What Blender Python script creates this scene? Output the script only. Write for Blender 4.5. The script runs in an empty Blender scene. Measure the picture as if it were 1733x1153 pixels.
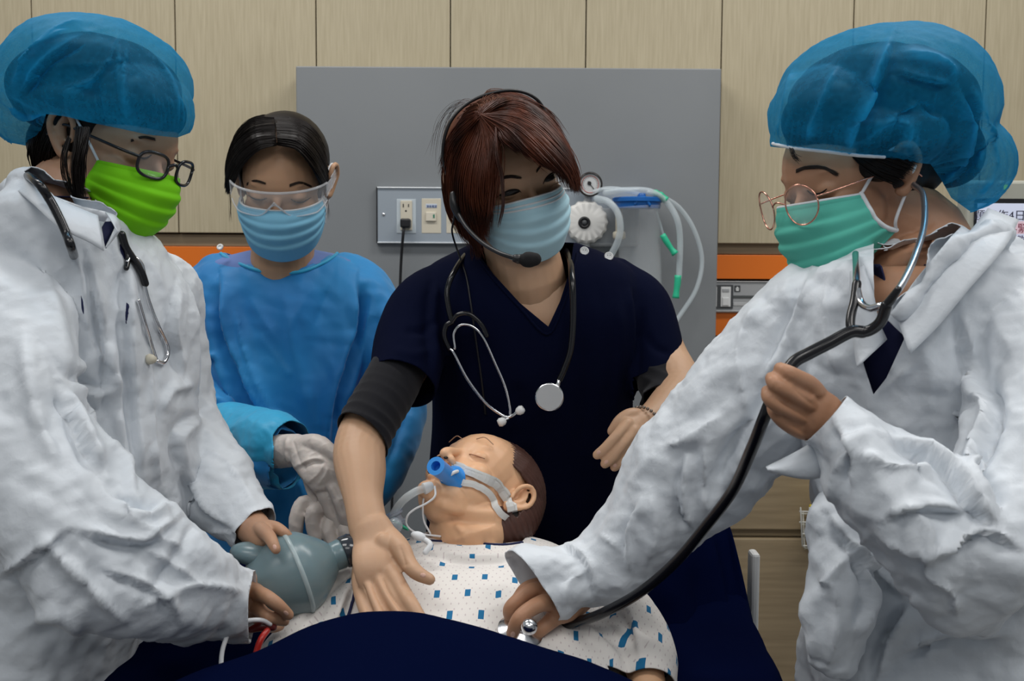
import bpy, bmesh, math, random
import numpy as np
from mathutils import Vector, Matrix
from mathutils.bvhtree import BVHTree
random.seed(7); np.random.seed(7)
PI = math.pi
SC = bpy.context.scene
COL = SC.collection

# ---------------------------------------------------------------- camera
W, H, F = 1733.0, 1153.0, 1850.0
CAMZ = 1.45
cam_data = bpy.data.cameras.new('camera'); cam = bpy.data.objects.new('camera', cam_data); COL.objects.link(cam)
cam_data.sensor_fit = 'HORIZONTAL'; cam_data.sensor_width = 36.0; cam_data.lens = 36.0 * F / W
cam_data.clip_start = 0.05; cam_data.clip_end = 60
PITCH, ROLL = 4.6, 0.35
CM = Matrix.Translation((0, 0, CAMZ)) @ Matrix.Rotation(math.radians(90 - PITCH), 4, 'X') @ Matrix.Rotation(math.radians(ROLL), 4, 'Z')
cam.matrix_world = CM
SC.camera = cam
cam_data.dof.use_dof = True; cam_data.dof.focus_distance = 1.38; cam_data.dof.aperture_fstop = 13.0

# ---------------------------------------------------------------- world, lamps, exposure
SC.view_settings.view_transform = 'Standard'; SC.view_settings.look = 'None'
SC.view_settings.gamma = 1.0; SC.view_settings.use_curve_mapping = False
SC.view_settings.exposure = 0.0
world = bpy.data.worlds.new('room_light'); SC.world = world; world.use_nodes = True
world.node_tree.nodes['Background'].inputs[0].default_value = (0.86, 0.93, 1.0, 1)
world.node_tree.nodes['Background'].inputs[1].default_value = 0.21

def area(name, loc, size, power, rot=(0, 0, 0), color=(1, 0.98, 0.95)):
    l = bpy.data.lights.new(name, 'AREA'); l.shape = 'RECTANGLE'; l.size, l.size_y = size
    l.energy = power; l.color = color
    o = bpy.data.objects.new(name, l); o.location = loc; o.rotation_euler = [math.radians(a) for a in rot]
    COL.objects.link(o); return o
area('ceiling_or_fill_lamp', (-0.9, 1.75, 2.95), (1.2, 0.3), 19)
area('ceiling_or_fill_lamp', (0.95, 1.75, 2.95), (1.2, 0.3), 19)
area('ceiling_or_fill_lamp', (-0.9, 0.1, 2.95), (1.2, 0.6), 14)
area('ceiling_or_fill_lamp', (1.1, 0.1, 2.95), (1.2, 0.6), 16)

area('ceiling_or_fill_lamp', (0.1, -1.1, 2.75), (1.4, 0.6), 9, (25, 0, 0))  # extra fill added behind the camera to brighten the faces from the front

# ---------------------------------------------------------------- pixel <-> world, used to measure positions
R3 = CM.to_3x3(); CAM = Vector((0, 0, CAMZ))
R3N = np.array(R3); CAMN = np.array(CAM)
def ray(px, py):
    return (R3 @ Vector(((px - W / 2) / F, -(py - H / 2) / F, -1.0)))
YO = [0.0]     # depth shift of the group being built
def P(px, py, Y):
    d = ray(px, py); return CAM + d * ((Y + YO[0]) / d.y)
def px2m(n, Y): return n * (Y + YO[0]) / F
def proj(co):
    q = (co - CAMN) @ R3N
    return W / 2 + F * q[:, 0] / (-q[:, 2]), H / 2 - F * q[:, 1] / (-q[:, 2])

# ---------------------------------------------------------------- numpy noise
_perm = np.random.RandomState(3).permutation(256); _perm = np.concatenate([_perm, _perm, _perm])
_grad = np.random.RandomState(5).normal(size=(256, 3)); _grad /= np.linalg.norm(_grad, axis=1)[:, None]
def perlin(p):
    i = np.floor(p).astype(int); f = p - i; u = f * f * f * (f * (f * 6 - 15) + 10); i &= 255
    out = 0
    for dx in (0, 1):
        for dy in (0, 1):
            for dz in (0, 1):
                h = _perm[_perm[_perm[(i[:, 0] + dx) & 255] + ((i[:, 1] + dy) & 255)] + ((i[:, 2] + dz) & 255)]
                g = _grad[h]; d = f - np.array([dx, dy, dz])
                w = (u[:, 0] if dx else 1 - u[:, 0]) * (u[:, 1] if dy else 1 - u[:, 1]) * (u[:, 2] if dz else 1 - u[:, 2])
                out = out + w * (g * d).sum(1)
    return out
def fbm(p, o=3):
    return sum(perlin(p * 2 ** k + 17 * k) / 2 ** k for k in range(o))
def crumple(p, o=3, warp=0.5):
    """sharp ridges between soft dents, as paper-like cloth creases"""
    w = np.stack([perlin(p + 31), perlin(p + 57), perlin(p + 83)], 1) * warp
    q = p + w
    return sum((0.25 - np.abs(perlin(q * 1.9 ** k + 13 * k))) / 1.8 ** k for k in range(o))

def facets(p, K=7, seed=0, mod=.55):
    """planar dents meeting in straight creases, like crumpled sheet"""
    rs = np.random.RandomState(seed); out = 0
    w0 = perlin(p * .45 + seed)
    for k in range(K):
        d = rs.normal(size=3); d /= np.linalg.norm(d); f = .6 + .9 * rs.rand()
        t = (p @ d) * f + rs.rand() + .35 * w0 + .25 * perlin(p * .8 + 11 * k)
        w = np.clip(perlin(p * mod + 7.3 * k + seed) * 2.6 + .25, 0, 1)
        out = out + w * (2 * np.abs(t - np.floor(t) - .5) - .5) / f
    return out
# ---------------------------------------------------------------- mesh helpers
def nrm(v):
    v = Vector(v); return v.normalized()
class Geo:
    def __init__(s): s.v = []; s.f = []; s.uv = None
    def add(s, v, f):
        b = len(s.v); s.v.extend(tuple(x) for x in v); s.f.extend([tuple(i + b for i in q) for q in f]); return s
    def mesh(s, name='m'):
        m = bpy.data.meshes.new(name); m.from_pydata(s.v, [], s.f); m.update(); return m

def catmull(pts, sub):
    pts = [np.array(p, float) for p in pts]
    if sub <= 1 or len(pts) < 3: 
        if sub > 1:
            return [pts[0] + (pts[1] - pts[0]) * k / sub for k in range(sub + 1)]
        return pts
    ext = [2 * pts[0] - pts[1]] + pts + [2 * pts[-1] - pts[-2]]
    out = []
    for i in range(1, len(ext) - 2):
        a, b, c, d = ext[i - 1:i + 3]
        for k in range(sub):
            t = k / sub
            out.append(0.5 * (2 * b + (c - a) * t + (2 * a - 5 * b + 4 * c - d) * t * t + (3 * b - a - 3 * c + d) * t ** 3))
    out.append(pts[-1]); return out

def loft(G, rings, closed_ends=True):
    n = len(rings[0]); b = len(G.v)
    for r in rings: G.v.extend(tuple(p) for p in r)
    for i in range(len(rings) - 1):
        for j in range(n):
            k = (j + 1) % n
            G.f.append((b + i * n + j, b + i * n + k, b + (i + 1) * n + k, b + (i + 1) * n + j))
    if closed_ends:
        for i, fl in ((0, True), (len(rings) - 1, False)):
            c = np.mean(np.array([list(p) for p in rings[i]]), 0); G.v.append(tuple(c)); ci = len(G.v) - 1
            for j in range(n):
                k = (j + 1) % n
                G.f.append((ci, b + i * n + k, b + i * n + j) if fl else (ci, b + i * n + j, b + i * n + k))

def tubeW(G, pts, sub=4, n=14, cap=True, flat=None):
    """tube through world points (x,y,z,r[,rdepth]); second radius is along the viewing depth"""
    P5 = []
    for p in pts:
        p = list(p)
        if len(p) == 4: p.append(p[3])
        P5.append(p)
    q = catmull(P5, sub); rings = []
    prev = None; C = [Vector(a[:3]) for a in q]
    for i, a in enumerate(q):
        t = C[min(i + 1, len(q) - 1)] - C[max(i - 1, 0)]
        t.normalize()
        view = (C[i] - CAM).normalized()
        if prev is None:
            s = t.cross(view)
            if s.length < 0.05: s = t.cross(Vector((0, 0, 1)))
        else:
            s0 = t.cross(view); s = s0 if s0.length > 0.35 else prev
            if s.dot(prev) < 0: s = -s
            if s0.length > 0.35 and s0.length < 0.5: s = s.normalized() + prev
        s = (s - t * s.dot(t)).normalized(); prev = s
        d = t.cross(s)
        r1, r2 = max(a[3], 1e-5), max(a[4], 1e-5)
        def ring(off, k):
            c = C[i] + t * off
            return [c + s * (math.cos(2 * PI * j / n) * r1 * k) + d * (math.sin(2 * PI * j / n) * r2 * k) for j in range(n)]
        if i == 0 and cap:
            for al in (80, 55, 28): rings.append(ring(-min(r1, r2) * math.sin(math.radians(al)), math.cos(math.radians(al))))
        rings.append(ring(0, 1))
        if i == len(q) - 1 and cap:
            for al in (28, 55, 80): rings.append(ring(min(r1, r2) * math.sin(math.radians(al)), math.cos(math.radians(al))))
    loft(G, rings); return G
def T(G, pts, sub=4, n=16, cap=True):
    """tube through (px,py,Y,r_px[,rdepth_px])"""
    out = []
    for a in pts:
        w = P(a[0], a[1], a[2]); r = px2m(a[3], a[2]); rd = px2m(a[4], a[2]) if len(a) > 4 else r
        out.append((w.x, w.y, w.z, r, rd))
    return tubeW(G, out, sub, n, cap)
def ellW(G, c, r, M=None, nu=24, nv=14):
    M = M or Matrix.Identity(3); c = Vector(c); rings = []
    for i in range(nv + 1):
        ph = -PI / 2 + PI * (i + 0.02) / (nv + 0.04)
        rings.append([c + M @ Vector((r[0] * math.cos(ph) * math.cos(2 * PI * j / nu), r[1] * math.cos(ph) * math.sin(2 * PI * j / nu), r[2] * math.sin(ph))) for j in range(nu)])
    loft(G, rings); return G
def E(G, px, py, Y, rx, ry, rd, rot=0):
    """ellipsoid: rx, ry in the picture plane, rd in depth (all px); rot degrees counter-clockwise"""
    M = R3 @ Matrix.Rotation(math.radians(rot), 3, 'Z')
    return ellW(G, P(px, py, Y), (px2m(rx, Y), px2m(ry, Y), px2m(rd, Y)), M)
def SEC(G, secs, n=40, ex=2.4, sub=4):
    """body sections (pxL, pxR, py, Y, halfdepth_m); horizontal rings"""
    q = catmull(secs, sub); rings = []
    for a in q:
        L, R_ = P(a[0], a[2], a[3]), P(a[1], a[2], a[3]); c = (L + R_) / 2; u = (R_ - L) / 2
        ring = []
        for j in range(n):
            t = 2 * PI * j / n; cs, sn = math.cos(t), math.sin(t)
            ring.append(c + u * (abs(cs) ** (2 / ex) * (1 if cs > 0 else -1)) + Vector((0, a[4], 0)) * (abs(sn) ** (2 / ex) * (1 if sn > 0 else -1)))
        rings.append(ring)
    loft(G, rings); return G

def remesh(G, voxel, smooth=3, fac=0.5):
    m = G.mesh() if isinstance(G, Geo) else G
    o = bpy.data.objects.new('tmp', m); COL.objects.link(o)
    md = o.modifiers.new('r', 'REMESH'); md.mode = 'VOXEL'; md.voxel_size = voxel; md.adaptivity = 0
    if smooth:
        ms = o.modifiers.new('s', 'SMOOTH'); ms.factor = fac; ms.iterations = smooth
    dg = bpy.context.evaluated_depsgraph_get(); dg.update()
    res = bpy.data.meshes.new_from_object(o.evaluated_get(dg))
    bpy.data.objects.remove(o); bpy.data.meshes.remove(m)
    return res
def get_co(m):
    a = np.empty(len(m.vertices) * 3); m.vertices.foreach_get('co', a); return a.reshape(-1, 3)
def get_no(m):
    a = np.empty(len(m.vertices) * 3, dtype=np.float32)
    m.vertex_normals.foreach_get('vector', a); return a.reshape(-1, 3).astype(float)
def set_co(m, co): m.vertices.foreach_set('co', co.ravel()); m.update()
def displace(m, fn):
    co = get_co(m); no = get_no(m); h = fn(co, no); set_co(m, co + no * h[:, None]); return m
def creases(m, lines, front=True):
    """sculpt folds along measured lines: (pts_px, width_px, height_m[, kind]); kind r ridge, v sharp, s step"""
    co = get_co(m); no = get_no(m); X, Y = proj(co); h = np.zeros(len(co))
    fr = ((no * (co - CAMN)).sum(1) < 0) if front else np.ones(len(co), bool)
    for ln in lines:
        pts, w, a = ln[:3]; kind = ln[3] if len(ln) > 3 else 'r'; rng = ln[4] if len(ln) > 4 else None
        pts = catmull([(x, y) for x, y in pts], 5) if len(pts) > 2 else [np.array(p, float) for p in pts]
        best = np.full(len(co), 1e9); sg = np.zeros(len(co)); tt = np.zeros(len(co))
        n = len(pts) - 1
        for i in range(n):
            ax, ay = pts[i]; bx, by = pts[i + 1]; dx, dy = bx - ax, by - ay; L2 = dx * dx + dy * dy + 1e-9
            t = np.clip(((X - ax) * dx + (Y - ay) * dy) / L2, 0, 1)
            ex, ey = X - ax - t * dx, Y - ay - t * dy; d = np.hypot(ex, ey)
            mk = d < best; best[mk] = d[mk]; sg[mk] = np.sign(dx * ey - dy * ex)[mk]; tt[mk] = ((i + t) / n)[mk]
        env = np.clip(np.minimum(tt, 1 - tt) * 5, 0.15, 1)
        if kind == 'v': s = np.exp(-best / w)
        elif kind == 's': s = np.tanh(sg * best / (0.35 * w)) * np.exp(-(best / (1.6 * w)) ** 2)
        else: s = np.exp(-(best / w) ** 2)
        s = s * a * env * fr
        if rng: s = s * ((co[:, 1] > rng[0]) & (co[:, 1] < rng[1]))
        h += s
    set_co(m, co + no * h[:, None]); return m
def smooth_mesh(m, it=1, fac=0.5):
    o = bpy.data.objects.new('tmp', m); COL.objects.link(o)
    ms = o.modifiers.new('s', 'SMOOTH'); ms.factor = fac; ms.iterations = it
    dg = bpy.context.evaluated_depsgraph_get(); dg.update()
    res = bpy.data.meshes.new_from_object(o.evaluated_get(dg)); bpy.data.objects.remove(o); return res
def cut_plane(m, co, no, rad, xr=(-1e5, 1e5)):
    """open a sleeve end: drop what lies beyond the plane within rad of co"""
    bm = bmesh.new(); bm.from_mesh(m); co = Vector(co); no = Vector(no).normalized()
    def inx(c):
        q = R3.transposed() @ (c - CAM); return xr[0] < W / 2 + F * q.x / -q.z < xr[1]
    fs = [f for f in bm.faces if (f.calc_center_median() - co).length < rad and inx(f.calc_center_median())]
    g = set(fs)
    for f in fs: g.update(f.edges); g.update(f.verts)
    bmesh.ops.bisect_plane(bm, geom=list(g), plane_co=co, plane_no=no, dist=1e-6)
    dl = [f for f in bm.faces if (f.calc_center_median() - co).length < rad * 1.15 and (f.calc_center_median() - co).dot(no) > 1e-5 and inx(f.calc_center_median())]
    bmesh.ops.delete(bm, geom=dl, context='FACES'); bm.to_mesh(m); bm.free(); m.update(); return m
def cut_poly(m, poly, yr=(0, 9), front=True):
    """cut an opening with the outline poly (px) out of a garment"""
    bm = bmesh.new(); bm.from_mesh(m)
    n = len(poly)
    def cand():
        cs = np.array([tuple(f.calc_center_median()) for f in bm.faces]); X, Y = proj(cs)
        xs = [p[0] for p in poly]; ys = [p[1] for p in poly]
        ok = (X > min(xs) - 12) & (X < max(xs) + 12) & (Y > min(ys) - 12) & (Y < max(ys) + 12) & (cs[:, 1] > yr[0] + YO[0]) & (cs[:, 1] < yr[1] + YO[0])
        fl = [f for f, k in zip(bm.faces, ok) if k and (not front or f.normal.dot(f.calc_center_median() - CAM) < 0)]
        return fl
    for i in range(n):
        a, b = ray(*poly[i]), ray(*poly[(i + 1) % n]); fl = cand(); g = set(fl)
        for f in fl: g.update(f.edges); g.update(f.verts)
        bmesh.ops.bisect_plane(bm, geom=list(g), plane_co=CAM, plane_no=a.cross(b).normalized(), dist=1e-6)
    fl = cand(); cs = np.array([tuple(f.calc_center_median()) for f in fl]); X, Y = proj(cs)
    ins = np.zeros(len(fl), bool)
    for i in range(n):
        x1, y1 = poly[i]; x2, y2 = poly[(i + 1) % n]
        c = ((y1 > Y) != (y2 > Y)) & (X < (x2 - x1) * (Y - y1) / (y2 - y1 + 1e-9) + x1); ins ^= c
    bmesh.ops.delete(bm, geom=[f for f, k in zip(fl, ins) if k], context='FACES')
    bm.to_mesh(m); bm.free(); m.update(); return m
def join_meshes(ms):
    bm = bmesh.new()
    for m in ms: bm.from_mesh(m)
    r = bpy.data.meshes.new('j'); bm.to_mesh(r); bm.free()
    return r
def bvh(*ms):
    vs, fs = [], []
    for m in ms:
        b = len(vs); vs += [v.co.copy() for v in m.vertices]; fs += [[b + i for i in p.vertices] for p in m.polygons]
    return BVHTree.FromPolygons(vs, fs)
def hit(B, px, py, off=0.0, default=None):
    d = ray(px, py).normalized(); r = B.ray_cast(CAM, d)
    if r[0] is None: return default
    n = r[1] if r[1].dot(d) < 0 else -r[1]
    return r[0] + n * off

# ---------------------------------------------------------------- objects
def mk(name, geo, mat, parent=None, label=None, cat=None, group=None, kind=None, smooth=True, thick=None, auto=None):
    m = geo.mesh(name) if isinstance(geo, Geo) else geo
    m.name = name
    o = bpy.data.objects.new(name, m); COL.objects.link(o)
    if mat is not None: m.materials.clear(); m.materials.append(mat)
    if smooth:
        m.polygons.foreach_set('use_smooth', [True] * len(m.polygons))
        if auto: m.set_sharp_from_angle(angle=math.radians(auto))
    if thick:
        s = o.modifiers.new('thickness', 'SOLIDIFY'); s.thickness = abs(thick); s.offset = -1 if thick > 0 else 1
    if parent is not None:
        o.parent = parent; o.matrix_parent_inverse = Matrix.Translation(parent.location).inverted() if parent.type == 'EMPTY' else parent.matrix_basis.inverted()
        if parent.type != 'EMPTY' and parent.parent is not None: o.matrix_parent_inverse = Matrix.Identity(4)
    if label: o['label'] = label
    if cat: o['category'] = cat
    if group: o['group'] = group
    if kind: o['kind'] = kind
    return o
def thing(name, label, cat, loc, group=None):
    o = bpy.data.objects.new(name, None); COL.objects.link(o); o.empty_display_size = 0.05
    o.location = loc; o['label'] = label; o['category'] = cat
    if group: o['group'] = group
    return o
def box(G, c, s, bev=0.0, M=None):
    """box centred c, full size s, with chamfered edges"""
    hx, hy, hz = s[0] / 2, s[1] / 2, s[2] / 2; b = min(bev, hx * .99, hy * .99, hz * .99)
    c = Vector(c); M = M or Matrix.Identity(3)
    bm = bmesh.new(); bmesh.ops.create_cube(bm, size=1.0)
    for v in bm.verts: v.co = Vector((v.co.x * s[0], v.co.y * s[1], v.co.z * s[2]))
    if b > 0: bmesh.ops.bevel(bm, geom=list(bm.edges), offset=b, segments=2, affect='EDGES', profile=0.5)
    bm.verts.index_update()
    G.add([c + M @ v.co for v in bm.verts], [[v.index for v in f.verts] for f in bm.faces]); bm.free(); return G
def cyl(G, a, b, r, r2=None, n=32, bev=0.0):
    a, b = Vector(a), Vector(b); r2 = r if r2 is None else r2; t = (b - a).normalized()
    s = t.cross(Vector((0, 0, 1)));  s = s if s.length > .01 else Vector((1, 0, 0)); s.normalize(); d = t.cross(s)
    L = (b - a).length
    prof = [(0, r - bev), (bev, r)] if bev else [(0, r)]
    prof += [(L - bev, r2), (L, r2 - bev)] if bev else [(L, r2)]
    loft(G, [[a + t * h + s * (math.cos(2 * PI * j / n) * q) + d * (math.sin(2 * PI * j / n) * q) for j in range(n)] for h, q in prof]); return G
def lathe(G, o, ax, prof, n=40, closed=True):
    """prof: (distance along ax, radius)"""
    o = Vector(o); t = Vector(ax).normalized(); s = t.cross(Vector((0, 0, 1))); s = s if s.length > .05 else Vector((1, 0, 0)); s.normalize(); d = t.cross(s)
    loft(G, [[o + t * h + s * (math.cos(2 * PI * j / n) * q) + d * (math.sin(2 * PI * j / n) * q) for j in range(n)] for h, q in prof], closed); return G
def wire(G, pts, r, sub=6, n=10):
    """round cord through world points"""
    return tubeW(G, [(p[0], p[1], p[2], r) for p in pts], sub, n)
def torus(G, c, M, R_, r, n=40, k=10, sx=1, sz=1):
    c = Vector(c); rings = []
    for i in range(n):
        a = 2 * PI * i / n; q = []
        for j in range(k):
            b = 2 * PI * j / k; rr = R_ + r * math.cos(b)
            q.append(c + M @ Vector((rr * math.cos(a) * sx, r * math.sin(b), rr * math.sin(a) * sz)))
        rings.append(q)
    b0 = len(G.v)
    for q in rings: G.v.extend(tuple(p) for p in q)
    for i in range(n):
        for j in range(k):
            G.f.append((b0 + i * k + j, b0 + ((i + 1) % n) * k + j, b0 + ((i + 1) % n) * k + (j + 1) % k, b0 + i * k + (j + 1) % k))
    return G

# ---------------------------------------------------------------- materials
def mat(name, col, rough=0.6, metal=0.0, spec=0.5, sub=0.0, alpha=1.0, trans=0.0, sheen=0.0, coat=0.0, ior=1.45, emit=None):
    m = bpy.data.materials.new(name); m.use_nodes = True; b = m.node_tree.nodes['Principled BSDF']
    b.inputs['Base Color'].default_value = (*col, 1); b.inputs['Roughness'].default_value = rough; b.inputs['Metallic'].default_value = metal
    b.inputs['Specular IOR Level'].default_value = spec; b.inputs['Alpha'].default_value = alpha
    b.inputs['Transmission Weight'].default_value = trans; b.inputs['IOR'].default_value = ior
    b.inputs['Sheen Weight'].default_value = sheen; b.inputs['Coat Weight'].default_value = coat
    if sub: b.inputs['Subsurface Weight'].default_value = sub; b.inputs['Subsurface Radius'].default_value = (1, .35, .2); b.inputs['Subsurface Scale'].default_value = 0.006
    if emit: b.inputs['Emission Color'].default_value = (*emit[0], 1); b.inputs['Emission Strength'].default_value = emit[1]
    return m
def nodes(m): return m.node_tree.nodes, m.node_tree.links, m.node_tree.nodes['Principled BSDF']
def add_noise_bump(m, scale, strength, dist=0.002, detail=4, stretch=(1, 1, 1), kind='noise', coord='Object', prev=None):
    N, L, b = nodes(m)
    tc = N.new('ShaderNodeTexCoord'); mp = N.new('ShaderNodeMapping'); mp.inputs['Scale'].default_value = stretch
    L.new(tc.outputs[coord], mp.inputs[0])
    if kind == 'noise':
        t = N.new('ShaderNodeTexNoise'); t.inputs['Scale'].default_value = scale; t.inputs['Detail'].default_value = detail; out = t.outputs['Fac']
        L.new(mp.outputs[0], t.inputs['Vector'])
    else:
        ns = N.new('ShaderNodeTexNoise'); ns.inputs['Scale'].default_value = scale * .7; ns.inputs['Detail'].default_value = 3
        mx = N.new('ShaderNodeVectorMath'); mx.operation = 'MULTIPLY_ADD'; mx.inputs[1].default_value = (1.6 / scale,) * 3
        L.new(mp.outputs[0], ns.inputs['Vector']); L.new(ns.outputs['Color'], mx.inputs[0]); L.new(mp.outputs[0], mx.inputs[2])
        t = N.new('ShaderNodeTexVoronoi'); t.feature = 'F1'; t.inputs['Scale'].default_value = scale; out = t.outputs['Distance']
        L.new(mx.outputs[0], t.inputs['Vector'])
    bp = N.new('ShaderNodeBump'); bp.inputs['Strength'].default_value = strength; bp.inputs['Distance'].default_value = dist
    L.new(out, bp.inputs['Height'])
    if prev is not None: L.new(prev.outputs[0], bp.inputs['Normal'])
    L.new(bp.outputs[0], b.inputs['Normal']); return bp
def col_noise(m, c1, c2, scale, detail=4, stretch=(1, 1, 1), lo=0.35, hi=0.65, coord='Object'):
    N, L, b = nodes(m)
    tc = N.new('ShaderNodeTexCoord'); mp = N.new('ShaderNodeMapping'); mp.inputs['Scale'].default_value = stretch
    t = N.new('ShaderNodeTexNoise'); t.inputs['Scale'].default_value = scale; t.inputs['Detail'].default_value = detail
    r = N.new('ShaderNodeValToRGB'); r.color_ramp.elements[0].position = lo; r.color_ramp.elements[1].position = hi
    r.color_ramp.elements[0].color = (*c1, 1); r.color_ramp.elements[1].color = (*c2, 1)
    L.new(tc.outputs[coord], mp.inputs[0]); L.new(mp.outputs[0], t.inputs['Vector']); L.new(t.outputs['Fac'], r.inputs[0]); L.new(r.outputs[0], b.inputs['Base Color'])
    return r
# ================================================================ MATERIALS OF THE ROOM
m_wood = mat('pale_wood_laminate', (0.42, 0.36, 0.27), 0.55)
col_noise(m_wood, (0.405, 0.345, 0.228), (0.50, 0.435, 0.30), 16, 8, (14, 14, 0.7), .25, .75)
add_noise_bump(m_wood, 60, 0.12, 0.001, 3, (6, 6, 0.4))
m_wood2 = mat('wood_laminate_horizontal', (0.3, 0.24, 0.16), 0.5)
col_noise(m_wood2, (0.245, 0.185, 0.112), (0.34, 0.262, 0.162), 8, 6, (0.6, 8, 9), .3, .7)
m_gap = mat('dark_joint', (0.05, 0.04, 0.03), 0.9)
m_grey = mat('grey_headwall_panel', (0.215, 0.228, 0.238), 0.42)
col_noise(m_grey, (0.207, 0.22, 0.23), (0.225, 0.238, 0.248), 3)
m_orange = mat('orange_laminate', (0.75, 0.17, 0.012), 0.45)
m_alu = mat('brushed_aluminium', (0.46, 0.47, 0.48), 0.4, 0.35)
m_white = mat('white_plastic', (0.75, 0.76, 0.76), 0.4)
m_cream = mat('cream_plastic', (0.62, 0.57, 0.46), 0.45)
m_black = mat('black_plastic', (0.012, 0.012, 0.014), 0.4)
m_dgrey = mat('dark_grey_plastic', (0.06, 0.065, 0.07), 0.5)
m_chrome = mat('chrome', (0.75, 0.75, 0.77), 0.18, 1.0)
m_floor = mat('floor_vinyl', (0.35, 0.33, 0.3), 0.5); col_noise(m_floor, (.33, .31, .28), (.38, .36, .33), 30)
m_blueplastic = mat('blue_plastic', (0.01, 0.12, 0.42), 0.35)
m_green = mat('green_plastic', (0.03, 0.5, 0.28), 0.4)
m_clear = mat('clear_plastic', (0.8, 0.85, 0.88), 0.12, alpha=0.13, spec=0.6)
m_cleartube = mat('milky_tubing', (0.72, 0.8, 0.84), 0.2, alpha=0.42, spec=0.6)
m_paint = mat('wall_paint', (0.55, 0.52, 0.46), 0.8); add_noise_bump(m_paint, 200, .05)

# ================================================================ ROOM SHELL
def wbox(name, x0, x1, y0, y1, z0, z1, m, bev=0.001, **k):
    return mk(name, box(Geo(), ((x0 + x1) / 2, (y0 + y1) / 2, (z0 + z1) / 2), (x1 - x0, y1 - y0, z1 - z0), bev), m, smooth=False, **k)
YW = 2.72
def XZ(px, py, Y): p = P(px, py, Y); return p.x, p.z
fl = wbox('floor', -2.4, 2.4, -1.2, 3.0, -0.05, 0.0, m_floor, kind='structure')
wb = wbox('wall_back', -2.4, 2.4, YW + 0.035, YW + 0.12, 0, 3.1, m_gap, kind='structure')
seam = [XZ(x, 200, YW)[0] for x in (-634, -403, -172, 58, 299, 536, 762, 990, 1218.5, 1440, 1662, 1888, 2116, 2344, 2500)]
zl = XZ(200, 393, YW)[1]; zr = XZ(1280, 412, YW)[1]
for i in range(len(seam) - 1):
    zb = zl if i < 7 else zr
    wbox('panel', seam[i] + .0014, seam[i + 1] - .0014, YW, YW + .03, zb, 3.05, m_wood, 0.0012, parent=wb)
# rails, orange bands
def band(px0, px1, py0, py1, m, depth, name, Y=YW):
    x0, z1 = XZ(px0, (py0), Y); x1, _ = XZ(px1, py0, Y); z0 = XZ((px0 + px1) / 2, py1, Y)[1]; z1 = XZ((px0 + px1) / 2, py0, Y)[1]
    return wbox(name, x0, x1, Y + depth, Y + .034, z0, z1, m, 0.0015, parent=wb)
band(-760, 700, 394, 414.5, m_wood2, 0.02, 'wood_rail')
band(-760, 700, 415, 462, m_orange, 0.014, 'orange_band')
band(-760, 700, 462, 512, m_alu, 0.006, 'service_rail')
band(-760, 700, 513, 560, m_orange, 0.014, 'orange_band')
band(1150, 2500, 413, 434, m_wood2, 0.02, 'wood_rail')
band(1150, 2500, 435, 476, m_orange, 0.014, 'orange_band')
band(1150, 2500, 530, 573, m_orange, 0.014, 'orange_band')
band(-760, 700, 560, 1500, m_wood2, 0.02, 'wood_rail')

# grey service rail with rocker switches
Yr = YW + .006
x0, z1 = XZ(1150, 477, Yr); x1, z0 = XZ(2500, 529, Yr)
z1 = XZ(1300, 477, Yr)[1]; z0 = XZ(1300, 530, Yr)[1]
rail = thing('switch_rail', 'grey metal rail with two white rocker switches between the orange bands', 'switch', ((XZ(1240, 500, Yr)[0]), Yr, z0))
g = Geo(); box(g, ((x0 + x1) / 2, Yr + .012, (z0 + z1) / 2), (x1 - x0, .024, z1 - z0), .003); mk('housing', g, m_alu, rail, smooth=False)
m_alu2 = mat('dark_channel', (0.1, 0.11, 0.11), .5, .4)
def rbox(name, a, b, c, d, y, t, m, parent, bev=.001, **k):
    xa, za = XZ(a, b, y); xb, zb = XZ(c, d, y)
    g = Geo(); box(g, ((xa + xb) / 2, y + t / 2, (za + zb) / 2), (abs(xb - xa), t, abs(za - zb)), bev); return mk(name, g, m, parent, smooth=False, **k)
rbox('channel', 1238, 500, 1900, 509, Yr - .002, .003, m_alu2, rail)
rbox('channel', 1150, 477, 1900, 480, Yr - .004, .005, m_alu, rail)
rbox('channel', 1150, 527, 1900, 530, Yr - .004, .005, m_alu, rail)
for a in (1196, 1219.5):
    fr = rbox('switch_frame', a - 3, 482, a + 21, 522.5, Yr - .004, .006, m_dgrey, rail)
    rbox('switch_insert', a + 0.8, 485.5, a + 17, 519.5, Yr - .006, .004, m_white, rail)
    rbox('rocker', a + 3.5, 504, a + 14.5, 517.5, Yr - .009, .004, m_white, rail)
    rbox('indicator_label', a + 3, 488.5, a + 15, 494.5, Yr - .0075, .002, m_alu, rail)
rbox('arrow_plate', 1243, 483, 1253, 494, Yr - .002, .003, m_dgrey, rail)
def text(name, s, px, py, Y, size_px, m, parent, rot=0, depth=.0004, align='LEFT'):
    c = bpy.data.curves.new(name, 'FONT'); c.body = s; c.size = px2m(size_px, Y); c.extrude = depth; c.align_x = align; c.resolution_u = 2
    o = bpy.data.objects.new('t', c); COL.objects.link(o)
    dg = bpy.context.evaluated_depsgraph_get(); dg.update()
    me = bpy.data.meshes.new_from_object(o.evaluated_get(dg)); bpy.data.objects.remove(o)
    M = Matrix.Translation(P(px, py, Y)) @ Matrix.Rotation(PI / 2, 4, 'X') @ Matrix.Rotation(rot, 4, 'Z')
    me.transform(M); return mk(name, me, m, parent, smooth=False)
g = Geo()
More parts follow.
